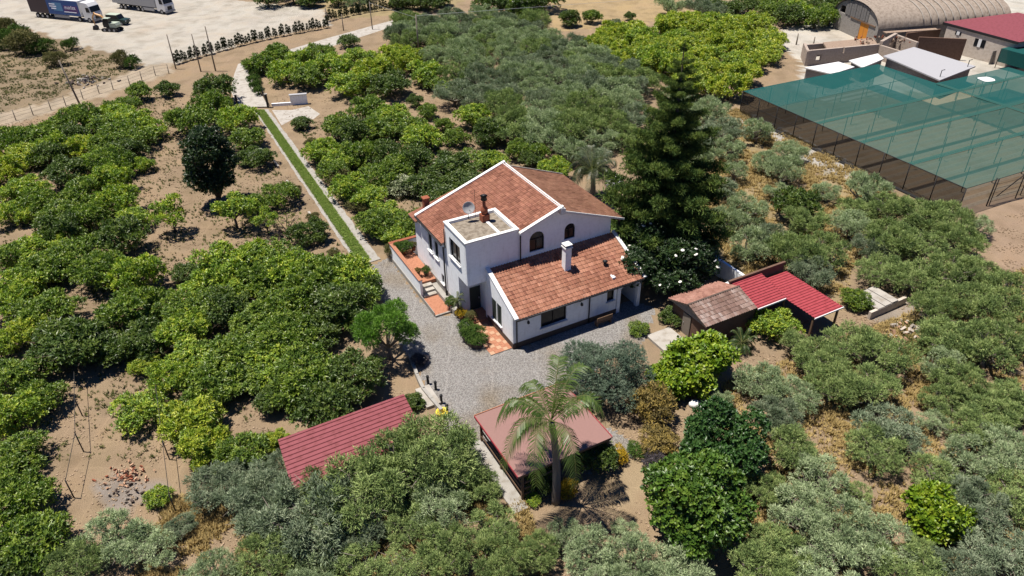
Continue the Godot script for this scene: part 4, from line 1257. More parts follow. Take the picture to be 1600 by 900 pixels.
func build_net_house() -> void:
	var turn := deg_to_rad(25.5)
	var o := Vector3(45.5, 0, -65.6)
	var t := thing("net_house", "large shade-net house with teal netting roof on slim posts", "greenhouse", o, turn)
	var r := RandomNumberGenerator.new()
	r.seed = 8
	var top := 3.05
	var heights := {}
	# posts
	for j in 11:
		for i in 9:
			var far := 33.0 if i < 6 else 23.3
			var u := j * 3.3
			if u > far + 0.1:
				continue
			tube_part(t, "post", [V(i * 5.0, 0, u), V(i * 5.0, top, u)], [0.055 if i == 0 else 0.045], mats.dark_metal, 6)
	# rails
	for j in 6:
		var long := 40.0 if j < 4 else 25.0
		tube_part(t, "rail", [V(0, top, j * 6.6), V(long, top, j * 6.6)], [0.035], mats.dark_metal, 5)
	tube_part(t, "rail", [V(0, top, 0), V(0, top, 33)], [0.04], mats.dark_metal, 5)
	tube_part(t, "rail", [V(0, 1.6, 22), V(0, 1.6, 33)], [0.03], mats.dark_metal, 5)
	# roof net in strips that sag between the posts
	var k := 0
	for j in 5:
		for i in 8:
			if i >= 5 and j >= 3:
				if not (j == 3 and i >= 5):
					continue
			var u0 := j * 6.6
			var u1 := u0 + 6.6
			if i >= 5 and j == 3:
				u1 = 23.3
			var s := st(true)
			var n := 6
			for a in n:
				for b in n:
					var p := []
					for q in [[a, b], [a + 1, b], [a + 1, b + 1], [a, b + 1]]:
						var fx: float = q[0] / float(n)
						var fy: float = q[1] / float(n)
						p.append(V(i * 5.0 + fx * 5.0, top + 0.03 - (0.24 + 0.1 * sin(k * 2.3)) * sin(fx * PI) * sin(fy * PI) + 0.05 * sin(fx * 9.0 + k) * sin(fy * PI) * sin(fx * PI), lerpf(u0, u1, fy)))
					quad(s, p[0], p[1], p[2], p[3])
			var double := j == 4 or (i >= 5 and j >= 2) or (j == 3 and i >= 3)
			obj("roof_net", s, mats.roof_net_double if double else mats.roof_net, t)
			k += 1
	# overlapping seams
	for j in [1, 2, 3]:
		obj("seam_net", slab(st(), [V(0, top + 0.05, j * 6.6 - 0.35), V(40, top + 0.05, j * 6.6 - 0.35), V(40, top + 0.05, j * 6.6 + 0.35), V(0, top + 0.05, j * 6.6 + 0.35)], UP * 0.004), mats.roof_net, t)
	obj("seam_net", slab(st(), [V(24.6, top + 0.06, 0), V(25.4, top + 0.06, 0), V(25.4, top + 0.06, 23), V(24.6, top + 0.06, 23)], UP * 0.004), mats.roof_net, t)
	for j in 10:
		obj("side_net", slab(st(), [V(0, 0.0, j * 3.3), V(0, 0, j * 3.3 + 3.3), V(0, top, j * 3.3 + 3.3), V(0, top, j * 3.3)], V(0.004, 0, 0)), mats.side_net, t)
	for i in 5:
		obj("side_net", slab(st(), [V(i * 5.0, 0.0, 33), V(i * 5.0 + 5, 0, 33), V(i * 5.0 + 5, top, 33), V(i * 5.0, top, 33)], V(0, 0, 0.004)), mats.side_net, t)
	obj("base_sheet", box_at(V(-0.5, 0.006, 0), V(-0.05, 0.12, 33)), mats.black, t)
	# furrows and young crop rows
	var fur := st()
	for j in 26:
		var u := 0.6 + j * 1.25
		var long := 38.0 if u < 22 else 24.0
		slab(fur, [V(0.4, 0.006, u), V(0.4, 0.13, u + 0.28), V(0.4, 0.006, u + 0.56)], V(long, 0, 0))
	var ridges := obj("crop_furrow", fur, mats.furrow)
	tag(ridges, "ploughed brown earth rows under the teal netting", "furrow", "", "stuff")
	ridges.position = o
	ridges.rotation.y = turn
	# frame gate at the near corner
	var g := thing("frame_gate", "open rusty pipe gate frame at the near corner of the net house", "gate", Vector3.ZERO, 0.0)
	var p0 := at(1541, 322)
	var p1 := at(1586, 310)
	tube_part(g, "post", [p0, p0 + UP * 3.2], [0.07], mats.dark_metal, 6)
	tube_part(g, "post", [p1, p1 + UP * 3.0], [0.06], mats.dark_metal, 6)
	tube_part(g, "brace", [p0.lerp(p1, 0.25) + UP * 0.9, p1 + UP * 2.8], [0.05], mats.dark_metal, 6)
	for i in 5:
		tube_part(g, "wire", [p0 + UP * (0.4 + i * 0.5), p1 + (p1 - p0) * 1.5 + UP * (0.4 + i * 0.5)], [0.018], mats.dark_metal, 4)
	var fn := thing("far_net_house", "dark green net structure beside the beige house", "greenhouse", Vector3(76.0, 0, -113.3), turn)
	obj("net_roof", slab(st(), [V(0, 3.0, -9.5), V(16, 3.0, -9.5), V(16, 3.0, 0), V(0, 3.0, 0)], UP * 0.01), mats.roof_net_double, fn)
	obj("net_side", slab(st(), [V(0, 1.0, -9.5), V(0, 3.0, -9.5), V(0, 3.0, 0), V(0, 1.0, 0)], V(0.01, 0, 0)), mats.roof_net_double, fn)
	for u in [-9.5, -4.7, 0.0]:
		for a in [0.0, 5.0, 10.0]:
			tube_part(fn, "post", [V(a, 0, u), V(a, 3.0, u)], [0.06], mats.dark_metal, 5)


func build_farm() -> void:
	# vaulted hangar
	var turn := deg_to_rad(11.0)
	var t := thing("vaulted_barn", "old barrel-vaulted barn with stained corrugated roof and orange door", "barn", Vector3(62.4, 0, -125.9), turn)
	var long := 25.0
	var half := 6.4
	var rise := 2.9
	var spring := 3.0
	var ends := []
	for i in 17:
		var q := PI * i / 16.0
		ends.append(V(0, spring + sin(q) * rise, half + cos(q) * -half))
	# roof made of curved sheets
	for i in 18:
		var s := st(true)
		var x0 := -0.3 + (long + 0.6) * i / 18.0
		var x1 := -0.3 + (long + 0.6) * (i + 1) / 18.0 + 0.04
		var lift := 0.03 * (i % 2)
		for k in 16:
			var q0 := PI * k / 16.0
			var q1 := PI * (k + 1) / 16.0
			var r0 := half + 0.25 + lift
			quad(s, V(x0, spring - 0.05 + sin(q0) * (rise + 0.2 + lift), half - cos(q0) * r0), V(x1, spring - 0.05 + sin(q0) * (rise + 0.2 + lift), half - cos(q0) * r0), V(x1, spring - 0.05 + sin(q1) * (rise + 0.2 + lift), half - cos(q1) * r0), V(x0, spring - 0.05 + sin(q1) * (rise + 0.2 + lift), half - cos(q1) * r0))
		obj("roof_sheet", s, mats.old_sheet, t)
		var rib := []
		for k in 15:
			var q := PI * (k + 1) / 16.0
			rib.append(V(x0, spring + 0.0 + sin(q) * (rise + 0.26), half - cos(q) * (half + 0.3)))
		if i > 5:
			tube_part(t, "roof_rib", rib, [0.11], mats.old_sheet_pale, 5)
	var gable := [V(0, 0, 0), V(0, 0, half * 2)]
	for i in 17:
		gable.append(ends[16 - i])
	var front := []
	for p in gable:
		front.append(Vector2(p.z, p.y))
	wall("gable_wall", t, Vector3.ZERO, Vector3(-1, 0, 0), front, [rect(-11.6, 3.1, -10.0, 4.3), rect(-5.0, -0.2, -2.6, 2.86)], 0.25, mats.grey_block)
	var back := []
	for p in gable:
		back.append(p + V(long, 0, 0))
	obj("gable_wall", slab(st(), back, V(-0.25, 0, 0)), mats.grey_block, t)
	obj("side_wall", box_at(V(0.26, 0, 0), V(long - 0.26, spring + 0.1, 0.25)), mats.grey_block, t)
	obj("side_wall", box_at(V(0.26, 0, half * 2 - 0.25), V(long - 0.26, spring + 0.1, half * 2)), mats.grey_block, t)
	for i in 9:
		var bu := 3.2 + i * 0.74
		obj("gable_board", box_at(V(-0.09 - 0.03 * (i % 2), 3.15, bu), V(-0.01, 3.0 + sqrt(maxf(0.1, 1.0 - pow((bu + 0.3 - half) / half, 2))) * 2.75, bu + 0.66)), mats.grey_sheet_dark, t)
	obj("lintel", box_at(V(-0.14, 2.9, 0.8), V(-0.01, 3.1, 8.0)), mats.wood, t)
	var d := obj("door", box_at(V(0.05, 0, 2.62), V(0.12, 2.84, 4.98)), mats.orange_paint, t)
	obj("door_seam", box_at(V(0.035, 0.02, 3.78), V(0.05, 2.82, 3.82)), mats.wood, d)
	# ruined walls and slab roofs in front of it
	var ru := thing("roofless_ruin", "roofless ruin of brown block walls with rubble on top", "ruin")
	var w0 := Vector2(47.2, -115.6)
	var w1 := Vector2(59.8, -118.6)
	var wd := (w1 - w0).normalized()
	wall("wall_piece", ru, Vector3(w0.x, 0, w0.y), Vector3(-wd.y, 0, wd.x), rect(0, 0, w0.distance_to(w1), 2.4), [rect(1.6, 0.7, 2.5, 1.6), rect(6.2, 1.5, 6.5, 2.5)], 0.4, mats.ruin_block)
	for q in [[w0, Vector2(48.2, -120.4), 2.3, 0.4], [w1, Vector2(64.2, -123.2), 2.9, 0.5], [Vector2(64.2, -123.2), Vector2(65.6, -118.4), 2.7, 0.4], [w1, Vector2(61.8, -114.4), 2.3, 0.4], [Vector2(48.2, -120.4), Vector2(60.6, -123.4), 2.0, 0.4]]:
		var d2: Vector2 = q[1] - q[0]
		var nn: Vector2 = d2.normalized().orthogonal() * (q[3] * 0.5)
		block(ru, "wall_piece", [q[0] - nn, q[1] - nn, q[1] + nn, q[0] + nn], 0, q[2], mats.ruin_block)
	block(ru, "rubble_roof", [Vector2(50.6, -116.8), Vector2(59.6, -119.0), Vector2(60.4, -123.0), Vector2(51.4, -120.8)], 2.0, 2.25, mats.rubble_tan)
	var r := RandomNumberGenerator.new()
	r.seed = 12
	var bits := [rock_mesh(1), rock_mesh(2)]
	for i in 46:
		var q := put_mesh("broken_tile", bits[i % 2], mats.brick_red if i % 3 == 0 else mats.rubble_tan, ru)
		q.position = Vector3(lerpf(56.5, 65.0, r.randf()), 2.15 + r.randf() * 0.6, lerpf(-122.5, -119.0, r.randf()))
		q.scale = Vector3(1.2, 0.5, 0.8) * r.randf_range(0.2, 0.55)
		q.rotation = Vector3(r.randf(), r.randf(), r.randf()) * 3
	var a := thing("white_slab_hut", "low block hut with bright white flat roof next to the net house", "hut")
	block(a, "walls", [Vector2(44.2, -107.8), Vector2(47.0, -104.9), Vector2(51.0, -107.8), Vector2(49.6, -110.0)], 0, 2.1, mats.grey_block)
	block(a, "flat_roof", [Vector2(43.9, -107.7), Vector2(46.8, -104.5), Vector2(51.3, -107.7), Vector2(49.9, -110.3)], 2.1, 2.25, mats.white_sheet)
	var b := thing("small_white_hut", "small hut with white flat roof against the brown ruin", "hut")
	block(b, "walls", [Vector2(52.0, -110.6), Vector2(52.5, -107.6), Vector2(57.0, -111.4), Vector2(57.2, -113.9)], 0, 2.1, mats.grey_block)
	block(b, "flat_roof", [Vector2(51.7, -110.9), Vector2(52.3, -107.3), Vector2(57.3, -111.5), Vector2(57.5, -114.2)], 2.1, 2.25, mats.white_sheet)
	var c := thing("grey_roof_store", "low store with large plain grey flat roof behind the net house", "store")
	block(c, "walls", [Vector2(57.6, -111.2), Vector2(60.1, -100.7), Vector2(67.5, -105.9), Vector2(63.6, -115.3)], 0, 2.5, mats.grey_block)
	block(c, "flat_roof", [Vector2(57.1, -111.5), Vector2(59.9, -99.8), Vector2(68.1, -105.8), Vector2(63.8, -115.9)], 2.5, 2.68, mats.grey_sheet)
	for q in [[60.6, -101.2], [66.8, -105.6]]:
		tube_part(c, "roof_pipe", [Vector3(q[0], 2.6, q[1]), Vector3(q[0], 3.6, q[1]), Vector3(q[0] + 0.4, 3.7, q[1])], [0.06], mats.dark_metal, 6)
	# beige house with red sheet roof
	var hs := thing("red_roof_house", "beige rendered house with plain red metal roof near the barn", "house")
	var k0 := Vector2(72.5, -123.5)
	var k1 := Vector2(77.8, -113.4)
	var ex := Vector2(15.5, -5.5)
	block(hs, "walls", [k0, k1, k1 + ex, k0 + ex], 0, 3.85, mats.beige_wall)
	var o0 := Vector2(72.1, -124.2)
	var o1 := Vector2(78.0, -112.8)
	obj("roof", slab(st(), [Vector3(o0.x, 4.2, o0.y), Vector3(o1.x, 3.95, o1.y), Vector3(o1.x + ex.x, 3.95, o1.y + ex.y), Vector3(o0.x + ex.x, 4.2, o0.y + ex.y)], UP * 0.12), mats.red_sheet, hs)
	obj("fascia", slab(st(), [Vector3(o0.x - 0.1, 3.95, o0.y), Vector3(o1.x - 0.1, 3.7, o1.y), Vector3(o1.x - 0.1, 4.06, o1.y), Vector3(o0.x - 0.1, 4.31, o0.y)], Vector3(0.08, 0, 0)), mats.dark_metal, hs)
	var face := (k1 - k0).normalized()
	var nrm := Vector2(face.y, -face.x)
	if nrm.x > 0:
		nrm = -nrm
	for q in [[0.15, 0.24, 2.9, 3.4], [0.46, 0.62, 1.9, 3.1]]:
		var wn := Node3D.new()
		wn.name = "window"
		hs.add_child(wn, true)
		var p0: Vector2 = k0.lerp(k1, q[0]) + nrm * 0.02
		var p1: Vector2 = k0.lerp(k1, q[1]) + nrm * 0.02
		obj("pane", slab(st(), [Vector3(p0.x, q[2], p0.y), Vector3(p1.x, q[2], p1.y), Vector3(p1.x, q[3], p1.y), Vector3(p0.x, q[3], p0.y)], Vector3(nrm.x, 0, nrm.y) * 0.02), mats.dark_glass, wn)
		var mid: Vector2 = p0.lerp(p1, 0.5)
		obj("frame", bx(st(), Vector3(mid.x + nrm.x * 0.05, (q[2] + q[3]) * 0.5, mid.y + nrm.y * 0.05), Vector3(0.5, q[3] - q[2], 0.05), Basis(UP, atan2(nrm.x, nrm.y))), mats.white_paint, wn)
	var dp := k0.lerp(k1, 0.8) + nrm * 0.4
	obj("open_door", bx(st(), Vector3(dp.x, 1.05, dp.y), Vector3(0.08, 2.1, 0.9), Basis(UP, atan2(nrm.x, nrm.y))), mats.grey_block, hs)
	# brown walls of the farmyard
	var fw := thing("farmyard_wall", "brown farmyard wall between the ruin and beige house", "wall")
	for q in [[Vector2(66.5, -124.2), Vector2(73.2, -126.4), 2.6], [Vector2(65.8, -118.9), Vector2(72.6, -117.3), 3.4]]:
		var d2: Vector2 = q[1] - q[0]
		var nn := d2.normalized().orthogonal() * 0.15
		block(fw, "wall_piece", [q[0] - nn, q[1] - nn, q[1] + nn, q[0] + nn], 0, q[2], mats.brown_wall)
	block(fw, "lean_to_roof", [Vector2(62.8, -124.9), Vector2(63.0, -123.9), Vector2(72.4, -125.6), Vector2(72.4, -126.6)], 2.62, 2.74, mats.rubble_tan)
	for q in [[1360, 56, 6.0, "utility pole leaning beside the barn's orange door"], [1244, 70, 1.9, "stubby gate post beside the farm track"], [1270, 74, 1.7, "short gate post next to the roofless ruin"]]:
		var p := at(q[0], q[1])
		var po := obj("wooden_post", tube(st(true), [Vector3(0, -0.1, 0), Vector3(0, q[2], 0)], [0.13, 0.09], 7), mats.grey_wood)
		po.position = p
		po.rotation.z = -0.08 if q[2] > 3 else 0.0
		tag(po, q[3], "post")
	var van := thing("white_van_roof", "white flat canopy on poles at the edge of the netting", "canopy", Vector3(66.6, 0, -99.2), turn)
	obj("canopy_sheet", bx(st(), Vector3(0, 2.9, 0), Vector3(3.2, 0.08, 2.0)), mats.white_sheet, van)
	for x in [-1.4, 1.4]:
		for z in [-0.8, 0.8]:
			obj("pole", bx(st(), Vector3(x, 1.43, z), Vector3(0.06, 2.86, 0.06)), mats.dark_metal, van)


func wheel(parent: Node, where: Vector3, r: float, w := 0.28) -> void:
	var o := obj("wheel", lathe(st(), [Vector2(0, 0), Vector2(r, 0), Vector2(r, w), Vector2(0, w)], where, 14, Basis(Vector3.RIGHT, PI / 2)), mats.tyre, parent)
	obj("rim", lathe(st(), [Vector2(0, -0.01), Vector2(r * 0.55, -0.01), Vector2(r * 0.55, w + 0.01), Vector2(0, w + 0.01)], where, 12, Basis(Vector3.RIGHT, PI / 2)), mats.grey_paint, o)


func tractor_cab(t: Node, x: float, m: Material) -> void:
	# local x runs forward, z across (0 is the near side, -2.5 the far side)
	var prof := [Vector3(x, 0.6, 0), Vector3(x + 2.2, 0.6, 0), Vector3(x + 2.3, 1.7, 0), Vector3(x + 2.15, 2.0, 0), Vector3(x + 1.95, 3.1, 0), Vector3(x + 1.5, 3.7, 0), Vector3(x, 3.85, 0)]
	obj("cab", slab(st(), prof, Vector3(0, 0, -2.45)), m, t)
	obj("windscreen", slab(st(), [Vector3(x + 2.17, 2.05, -0.12), Vector3(x + 1.98, 3.05, -0.12), Vector3(x + 1.98, 3.05, -2.33), Vector3(x + 2.17, 2.05, -2.33)], Vector3(0.03, 0.01, 0)), mats.dark_glass, t)
	obj("side_window", slab(st(), [Vector3(x + 1.0, 2.0, 0.02), Vector3(x + 1.95, 2.0, 0.02), Vector3(x + 1.75, 2.9, 0.02), Vector3(x + 1.0, 2.9, 0.02)], Vector3(0, 0, -0.015)), mats.dark_glass, t)
	obj("grille", bx(st(), Vector3(x + 2.31, 1.15, -1.22), Vector3(0.06, 0.7, 1.1)), mats.dark_metal, t)
	obj("bumper", bx(st(), Vector3(x + 2.28, 0.5, -1.22), Vector3(0.2, 0.3, 2.48)), mats.grey_paint, t)
	for z in [-0.3, -2.15]:
		obj("headlight", bx(st(), Vector3(x + 2.34, 0.85, z), Vector3(0.06, 0.22, 0.36)), mats.white_paint, t)
	obj("mirror", bx(st(), Vector3(x + 2.0, 2.4, 0.25), Vector3(0.12, 0.6, 0.2)), mats.dark_metal, t)
	wheel(t, Vector3(x + 1.2, 0.5, -0.26), 0.5)
	wheel(t, Vector3(x + 1.2, 0.5, -2.48), 0.5)


func build_lot() -> void:
	var d := Vector2(0.934, 0.358)
	var turn := atan2(-d.y, d.x)
	var t := thing("printed_lorry", "lorry with a dark blue and brown printed trailer on the pale lot", "lorry", Vector3(-97.0, 0, -155.3), turn)
	obj("trailer_box", bx(st(), Vector3(6.8, 2.55, -1.25), Vector3(13.6, 2.9, 2.5)), mats.white_paint, t)
	obj("brown_print", bx(st(), Vector3(2.6, 2.5, 0.012), Vector3(5.1, 2.75, 0.02)), mats.print_brown, t)
	obj("blue_print", bx(st(), Vector3(9.3, 2.5, 0.012), Vector3(8.3, 2.75, 0.02)), mats.print_blue, t)
	obj("sky_print", bx(st(), Vector3(7.9, 2.6, 0.026), Vector3(2.4, 1.6, 0.008)), mats.print_sky, t)
	obj("purple_print", bx(st(), Vector3(11.3, 2.3, 0.026), Vector3(3.6, 1.3, 0.008)), mats.print_purple, t)
	obj("stripe_print", bx(st(), Vector3(11.0, 1.75, 0.034), Vector3(3.2, 0.16, 0.008)), mats.letter_white, t)
	var tm := TextMesh.new()
	tm.text = "evarlax"
	tm.font_size = 64
	tm.pixel_size = 0.014
	tm.depth = 0.02
	var f := SystemFont.new()
	f.font_names = PackedStringArray(["Droid Sans"])
	tm.font = f
	put_mesh("lettering", tm, mats.letter_white, t).position = Vector3(11.2, 2.6, 0.045)
	for i in 3:
		obj("print_line", bx(st(), Vector3(6.6 + 0.1 * i, 3.05 - 0.42 * i, 0.036), Vector3([1.5, 1.8, 1.3][i], 0.22, 0.01)), mats.letter_white, t)
	obj("chassis", bx(st(), Vector3(7.2, 0.95, -1.25), Vector3(13.0, 0.25, 1.2)), mats.dark_metal, t)
	obj("side_guard", bx(st(), Vector3(8.2, 0.75, -0.06), Vector3(4.0, 0.5, 0.08)), mats.grey_paint, t)
	for x in [1.6, 2.9, 4.2]:
		wheel(t, Vector3(x, 0.5, -0.3), 0.5)
		wheel(t, Vector3(x, 0.5, -2.48), 0.5)
	wheel(t, Vector3(12.8, 0.5, -0.3), 0.5)
	tractor_cab(t, 14.2, mats.white_paint)
	var d2 := Vector2(0.9, 0.436)
	var t2 := thing("grey_lorry", "white-cabbed lorry with plain grey trailer parked on the pale lot", "lorry", Vector3(-69.8 - 0.9 * 14.0, 0, -155.5 - 0.436 * 14.0), atan2(-d2.y, d2.x))
	obj("trailer_box", bx(st(), Vector3(5.2, 2.5, -1.25), Vector3(12.6, 2.6, 2.5)), mats.grey_paint, t2)
	obj("chassis", bx(st(), Vector3(5.4, 0.95, -1.25), Vector3(12.0, 0.25, 1.2)), mats.dark_metal, t2)
	obj("side_guard", bx(st(), Vector3(9.0, 0.75, -0.06), Vector3(3.6, 0.6, 0.08)), mats.grey_paint, t2)
	for x in [1.2, 2.4, 6.2, 7.4]:
		wheel(t2, Vector3(x, 0.5, -0.3), 0.5)
		wheel(t2, Vector3(x, 0.5, -2.48), 0.5)
	tractor_cab(t2, 11.75, mats.white_paint)
	# dark green off-roader
	var p := Vector3(-78.6, 0, -148.2)
	var c := thing("green_offroader", "dark green box-shaped off-road car beside the excavator", "car", p, atan2(-0.25, 0.97))
	obj("body", slab(st(), [Vector3(0, 0.45, 0), Vector3(4.2, 0.45, 0), Vector3(4.25, 1.05, 0), Vector3(3.0, 1.15, 0), Vector3(0, 1.15, 0)], Vector3(0, 0, -1.75)), mats.car_green, c)
	obj("cabin", slab(st(), [Vector3(0.05, 1.15, -0.08), Vector3(3.0, 1.15, -0.08), Vector3(2.55, 1.85, -0.08), Vector3(0.15, 1.9, -0.08)], Vector3(0, 0, -1.6)), mats.car_green, c)
	obj("roof", slab(st(), [Vector3(0.12, 1.905, -0.1), Vector3(2.55, 1.86, -0.1), Vector3(2.55, 1.86, -1.65), Vector3(0.12, 1.905, -1.65)], UP * 0.05), mats.pale_green_paint, c)
	obj("side_window", slab(st(), [Vector3(0.3, 1.2, -0.06), Vector3(2.75, 1.2, -0.06), Vector3(2.45, 1.75, -0.06), Vector3(0.35, 1.78, -0.06)], Vector3(0, 0, -0.015)), mats.dark_glass, c)
	obj("windscreen", slab(st(), [Vector3(3.0, 1.2, -0.2), Vector3(2.6, 1.82, -0.2), Vector3(2.6, 1.82, -1.55), Vector3(3.0, 1.2, -1.55)], Vector3(0.03, 0.02, 0)), mats.dark_glass, c)
	for z in [-0.3, -1.45]:
		obj("headlight", bx(st(), Vector3(4.25, 0.85, z), Vector3(0.06, 0.2, 0.25)), mats.white_paint, c)
	for x in [0.8, 3.4]:
		wheel(c, Vector3(x, 0.38, -0.2), 0.38, 0.22)
		wheel(c, Vector3(x, 0.38, -1.77), 0.38, 0.22)
	# excavator
	var e := thing("excavator", "small tracked excavator with orange boom parked before the lorries", "excavator", Vector3(-75.4, 0, -143.6), atan2(-0.2, 0.98))
	for z in [0.55, -0.95]:
		var tr := obj("track", slab(st(), [Vector3(-1.7, 0.2, z), Vector3(-1.45, 0, z), Vector3(1.45, 0, z), Vector3(1.7, 0.2, z), Vector3(1.7, 0.45, z), Vector3(1.4, 0.62, z), Vector3(-1.4, 0.62, z), Vector3(-1.7, 0.45, z)], Vector3(0, 0, 0.42)), mats.tyre, e)
		for i in 3:
			obj("roller", lathe(st(), [Vector2(0, 0), Vector2(0.22, 0), Vector2(0.22, 0.46), Vector2(0, 0.46)], Vector3(-1.0 + i, 0.31, z - 0.02), 10, Basis(Vector3.RIGHT, PI / 2)), mats.grey_paint, tr)
	obj("undercarriage", bx(st(), Vector3(0, 0.55, 0), Vector3(1.6, 0.35, 1.2)), mats.dark_metal, e)
	obj("engine_cover", slab(st(), [Vector3(-0.2, 0.8, 0.75), Vector3(1.5, 0.8, 0.75), Vector3(1.6, 1.2, 0.75), Vector3(1.4, 1.6, 0.75), Vector3(-0.2, 1.55, 0.75)], Vector3(0, 0, -1.5)), mats.pale_green_paint, e)
	obj("cab", slab(st(), [Vector3(-1.2, 0.8, 0.75), Vector3(0.1, 0.8, 0.75), Vector3(0.1, 2.35, 0.75), Vector3(-0.9, 2.35, 0.75), Vector3(-1.2, 1.6, 0.75)], Vector3(0, 0, -0.85)), mats.dark_glass, e)
	obj("cab_roof", bx(st(), Vector3(-0.4, 2.4, 0.33), Vector3(1.25, 0.08, 0.95)), mats.pale_green_paint, e)
	obj("boom", tube(st(), [Vector3(-0.6, 1.1, -0.35), Vector3(-2.0, 2.6, -0.35), Vector3(-3.4, 3.0, -0.35)], [0.2, 0.24, 0.16], 6), mats.digger_orange, e)
	obj("arm", tube(st(), [Vector3(-3.2, 3.15, -0.35), Vector3(-3.9, 2.2, -0.35), Vector3(-3.8, 0.8, -0.35)], [0.17, 0.15, 0.1], 6), mats.digger_orange, e)
	obj("bucket", slab(st(), [Vector3(-4.3, 0.05, -0.75), Vector3(-3.5, 0.05, -0.75), Vector3(-3.45, 0.55, -0.75), Vector3(-3.8, 0.85, -0.75), Vector3(-4.1, 0.7, -0.75)], Vector3(0, 0, 0.8)), mats.dark_metal, e)
	obj("ram", tube(st(), [Vector3(-0.9, 1.0, -0.35), Vector3(-1.9, 2.1, -0.35)], [0.07], 6), mats.steel, e)


func build_fences() -> void:
	# posts and wires along the dirt track
	var f := thing("track_fence", "wire fence on grey wooden posts along the dirt track", "fence")
	var pts := [[-30, 205], [-4, 197], [25, 188], [52, 180], [80, 172], [103, 165], [130, 155], [155, 146], [177, 140], [203, 133], [222, 126], [243, 118], [264, 115]]
	var tops := []
	for q in pts:
		var p := at(q[0], q[1])
		tube_part(f, "post", [p - UP * 0.1, p + UP * 1.5 + Vector3(0.05, 0, 0)], [0.07, 0.055], mats.grey_wood, 6)
		tops.append(p)
	for h in [0.5, 0.95, 1.4]:
		tube_part(f, "wire", tops.map(func(p): return p + UP * h), [0.012], mats.dark_metal, 4)
	# poles
	var poles := [[275, 108, 5.5, 0.09, "slim dark pole at the end of the track fence"], [314, 112, 5.9, 0.09, "dark pole behind the hedge of saplings"], [337, 111, 7.0, 0.1, "tallest dark pole beside the row of saplings"], [127, 168, 6.8, 0.11, "leaning wooden pole beside the heap of stones"], [655, 88, 6.8, 0.11, "utility pole at the corner of the olive grove"], [537, 48, 3.0, 0.08, "short dark pole on the far bend of the road"], [582, 46, 5.0, 0.08, "thin pole on the far side of the road bend"], [512, 38, 3.0, 0.12, "thick dark gatepost between the two sapling rows"]]
	for q in poles:
		var o := obj("utility_pole", tube(st(true), [Vector3(0, -0.2, 0), Vector3(0, q[2], 0)], [q[3] * 1.3, q[3] * 0.85], 8), mats.grey_wood)
		o.position = at(q[0], q[1])
		if q[0] == 127:
			o.rotation.z = 0.12
		tag(o, q[4], "pole")
	var wire := obj("overhead_cable", tube(tube(st(), [at(655, 88) + UP * 6.6, (at(655, 88) + UP * 6.6).lerp(Vector3(72, 7, -150), 0.5) - UP * 0.8, Vector3(72, 7, -150)], [0.02], 4), [at(655, 88) + UP * 6.3, at(582, 46) + UP * 4.8], [0.02], 4), mats.steel)
	tag(wire, "thin overhead cables strung from the pole above the olive grove", "cable")
	# hoses on stakes over the bare soil at the left
	for q in [[[129, 650, 1.7], [131, 706, 1.75], [116, 778, 1.6]], [[265, 718, 1.75], [275, 800, 1.6]]]:
		var h := thing("irrigation_line", "black irrigation hose strung between stakes over bare soil beside the rubble heap" if q[0][0] < 200 else "black irrigation hose on stakes beside the young citrus bush", "hose line")
		var top := []
		for k in q:
			var p := at(k[0], k[1])
			tube_part(h, "stake", [p - UP * 0.1, p + UP * k[2]], [0.045, 0.04], mats.dark_metal, 6)
			top.append(p + UP * (k[2] - 0.03))
		top.push_front(top[0] + (top[0] - top[1]) * 1.2)
		tube_part(h, "hose", top, [0.02], mats.cable_black, 5)
	# gate of the driveway
	var g := thing("driveway_gate", "dark metal driveway gate standing between pale posts", "gate")
	var a := at(372, 169)
	var b := at(419, 168)
	obj("sliding_rail", bx(st(), (a + b) * 0.5 + UP * 0.06, Vector3(a.distance_to(b), 0.12, 0.14), Basis(UP, atan2(-(b - a).z, (b - a).x))), mats.dark_metal, g)
	for p in [a + UP * 0, b + UP * 0]:
		obj("gate_post", bx(st(), p + UP * 0.95, Vector3(0.3, 1.9, 0.3), Basis(UP, 0.4)), mats.dark_metal, g)
		obj("post_cap", bx(st(), p + UP * 1.95, Vector3(0.42, 0.1, 0.42), Basis(UP, 0.4)), mats.pale_concrete, g)
	var c2 := at(410, 148)
	for i in 2:
		var leaf := obj("gate_leaf", bx(st(), (b + c2) * 0.5 + UP * (0.35 + 0.9 * i), Vector3(b.distance_to(c2), 0.08, 0.06), Basis(UP, atan2(-(c2 - b).z, (c2 - b).x))), mats.dark_metal, g)
	for i in 9:
		var p := b.lerp(c2, i / 8.0)
		obj("gate_bar", bx(st(), p + UP * 0.8, Vector3(0.04, 1.3, 0.04)), mats.dark_metal, g)
	var w := thing("entrance_wall", "low curved white entrance wall with grey cap beside the gate", "wall")
	var w0 := at(425, 166)
	var w1 := at(455, 164)
	var w2 := at(481, 162)
	obj("low_wall", bx(st(), (w0 + w1) * 0.5 + UP * 0.2, Vector3(w0.distance_to(w1), 0.4, 0.25), Basis(UP, atan2(-(w1 - w0).z, (w1 - w0).x))), mats.plaster, w)
	obj("high_wall", bx(st(), (w1 + w2) * 0.5 + UP * 0.7, Vector3(w1.distance_to(w2), 1.4, 0.3), Basis(UP, atan2(-(w2 - w1).z, (w2 - w1).x))), mats.plaster, w)
	obj("wall_cap", bx(st(), (w1 + w2) * 0.5 + UP * 1.46, Vector3(w1.distance_to(w2) + 0.15, 0.1, 0.6), Basis(UP, atan2(-(w2 - w1).z, (w2 - w1).x))), mats.grey_sheet, w)
	# heap of broken bricks, heap of stones
	var r := RandomNumberGenerator.new()
	r.seed = 4
	var shapes := [rock_mesh(3), rock_mesh(4), rock_mesh(5)]
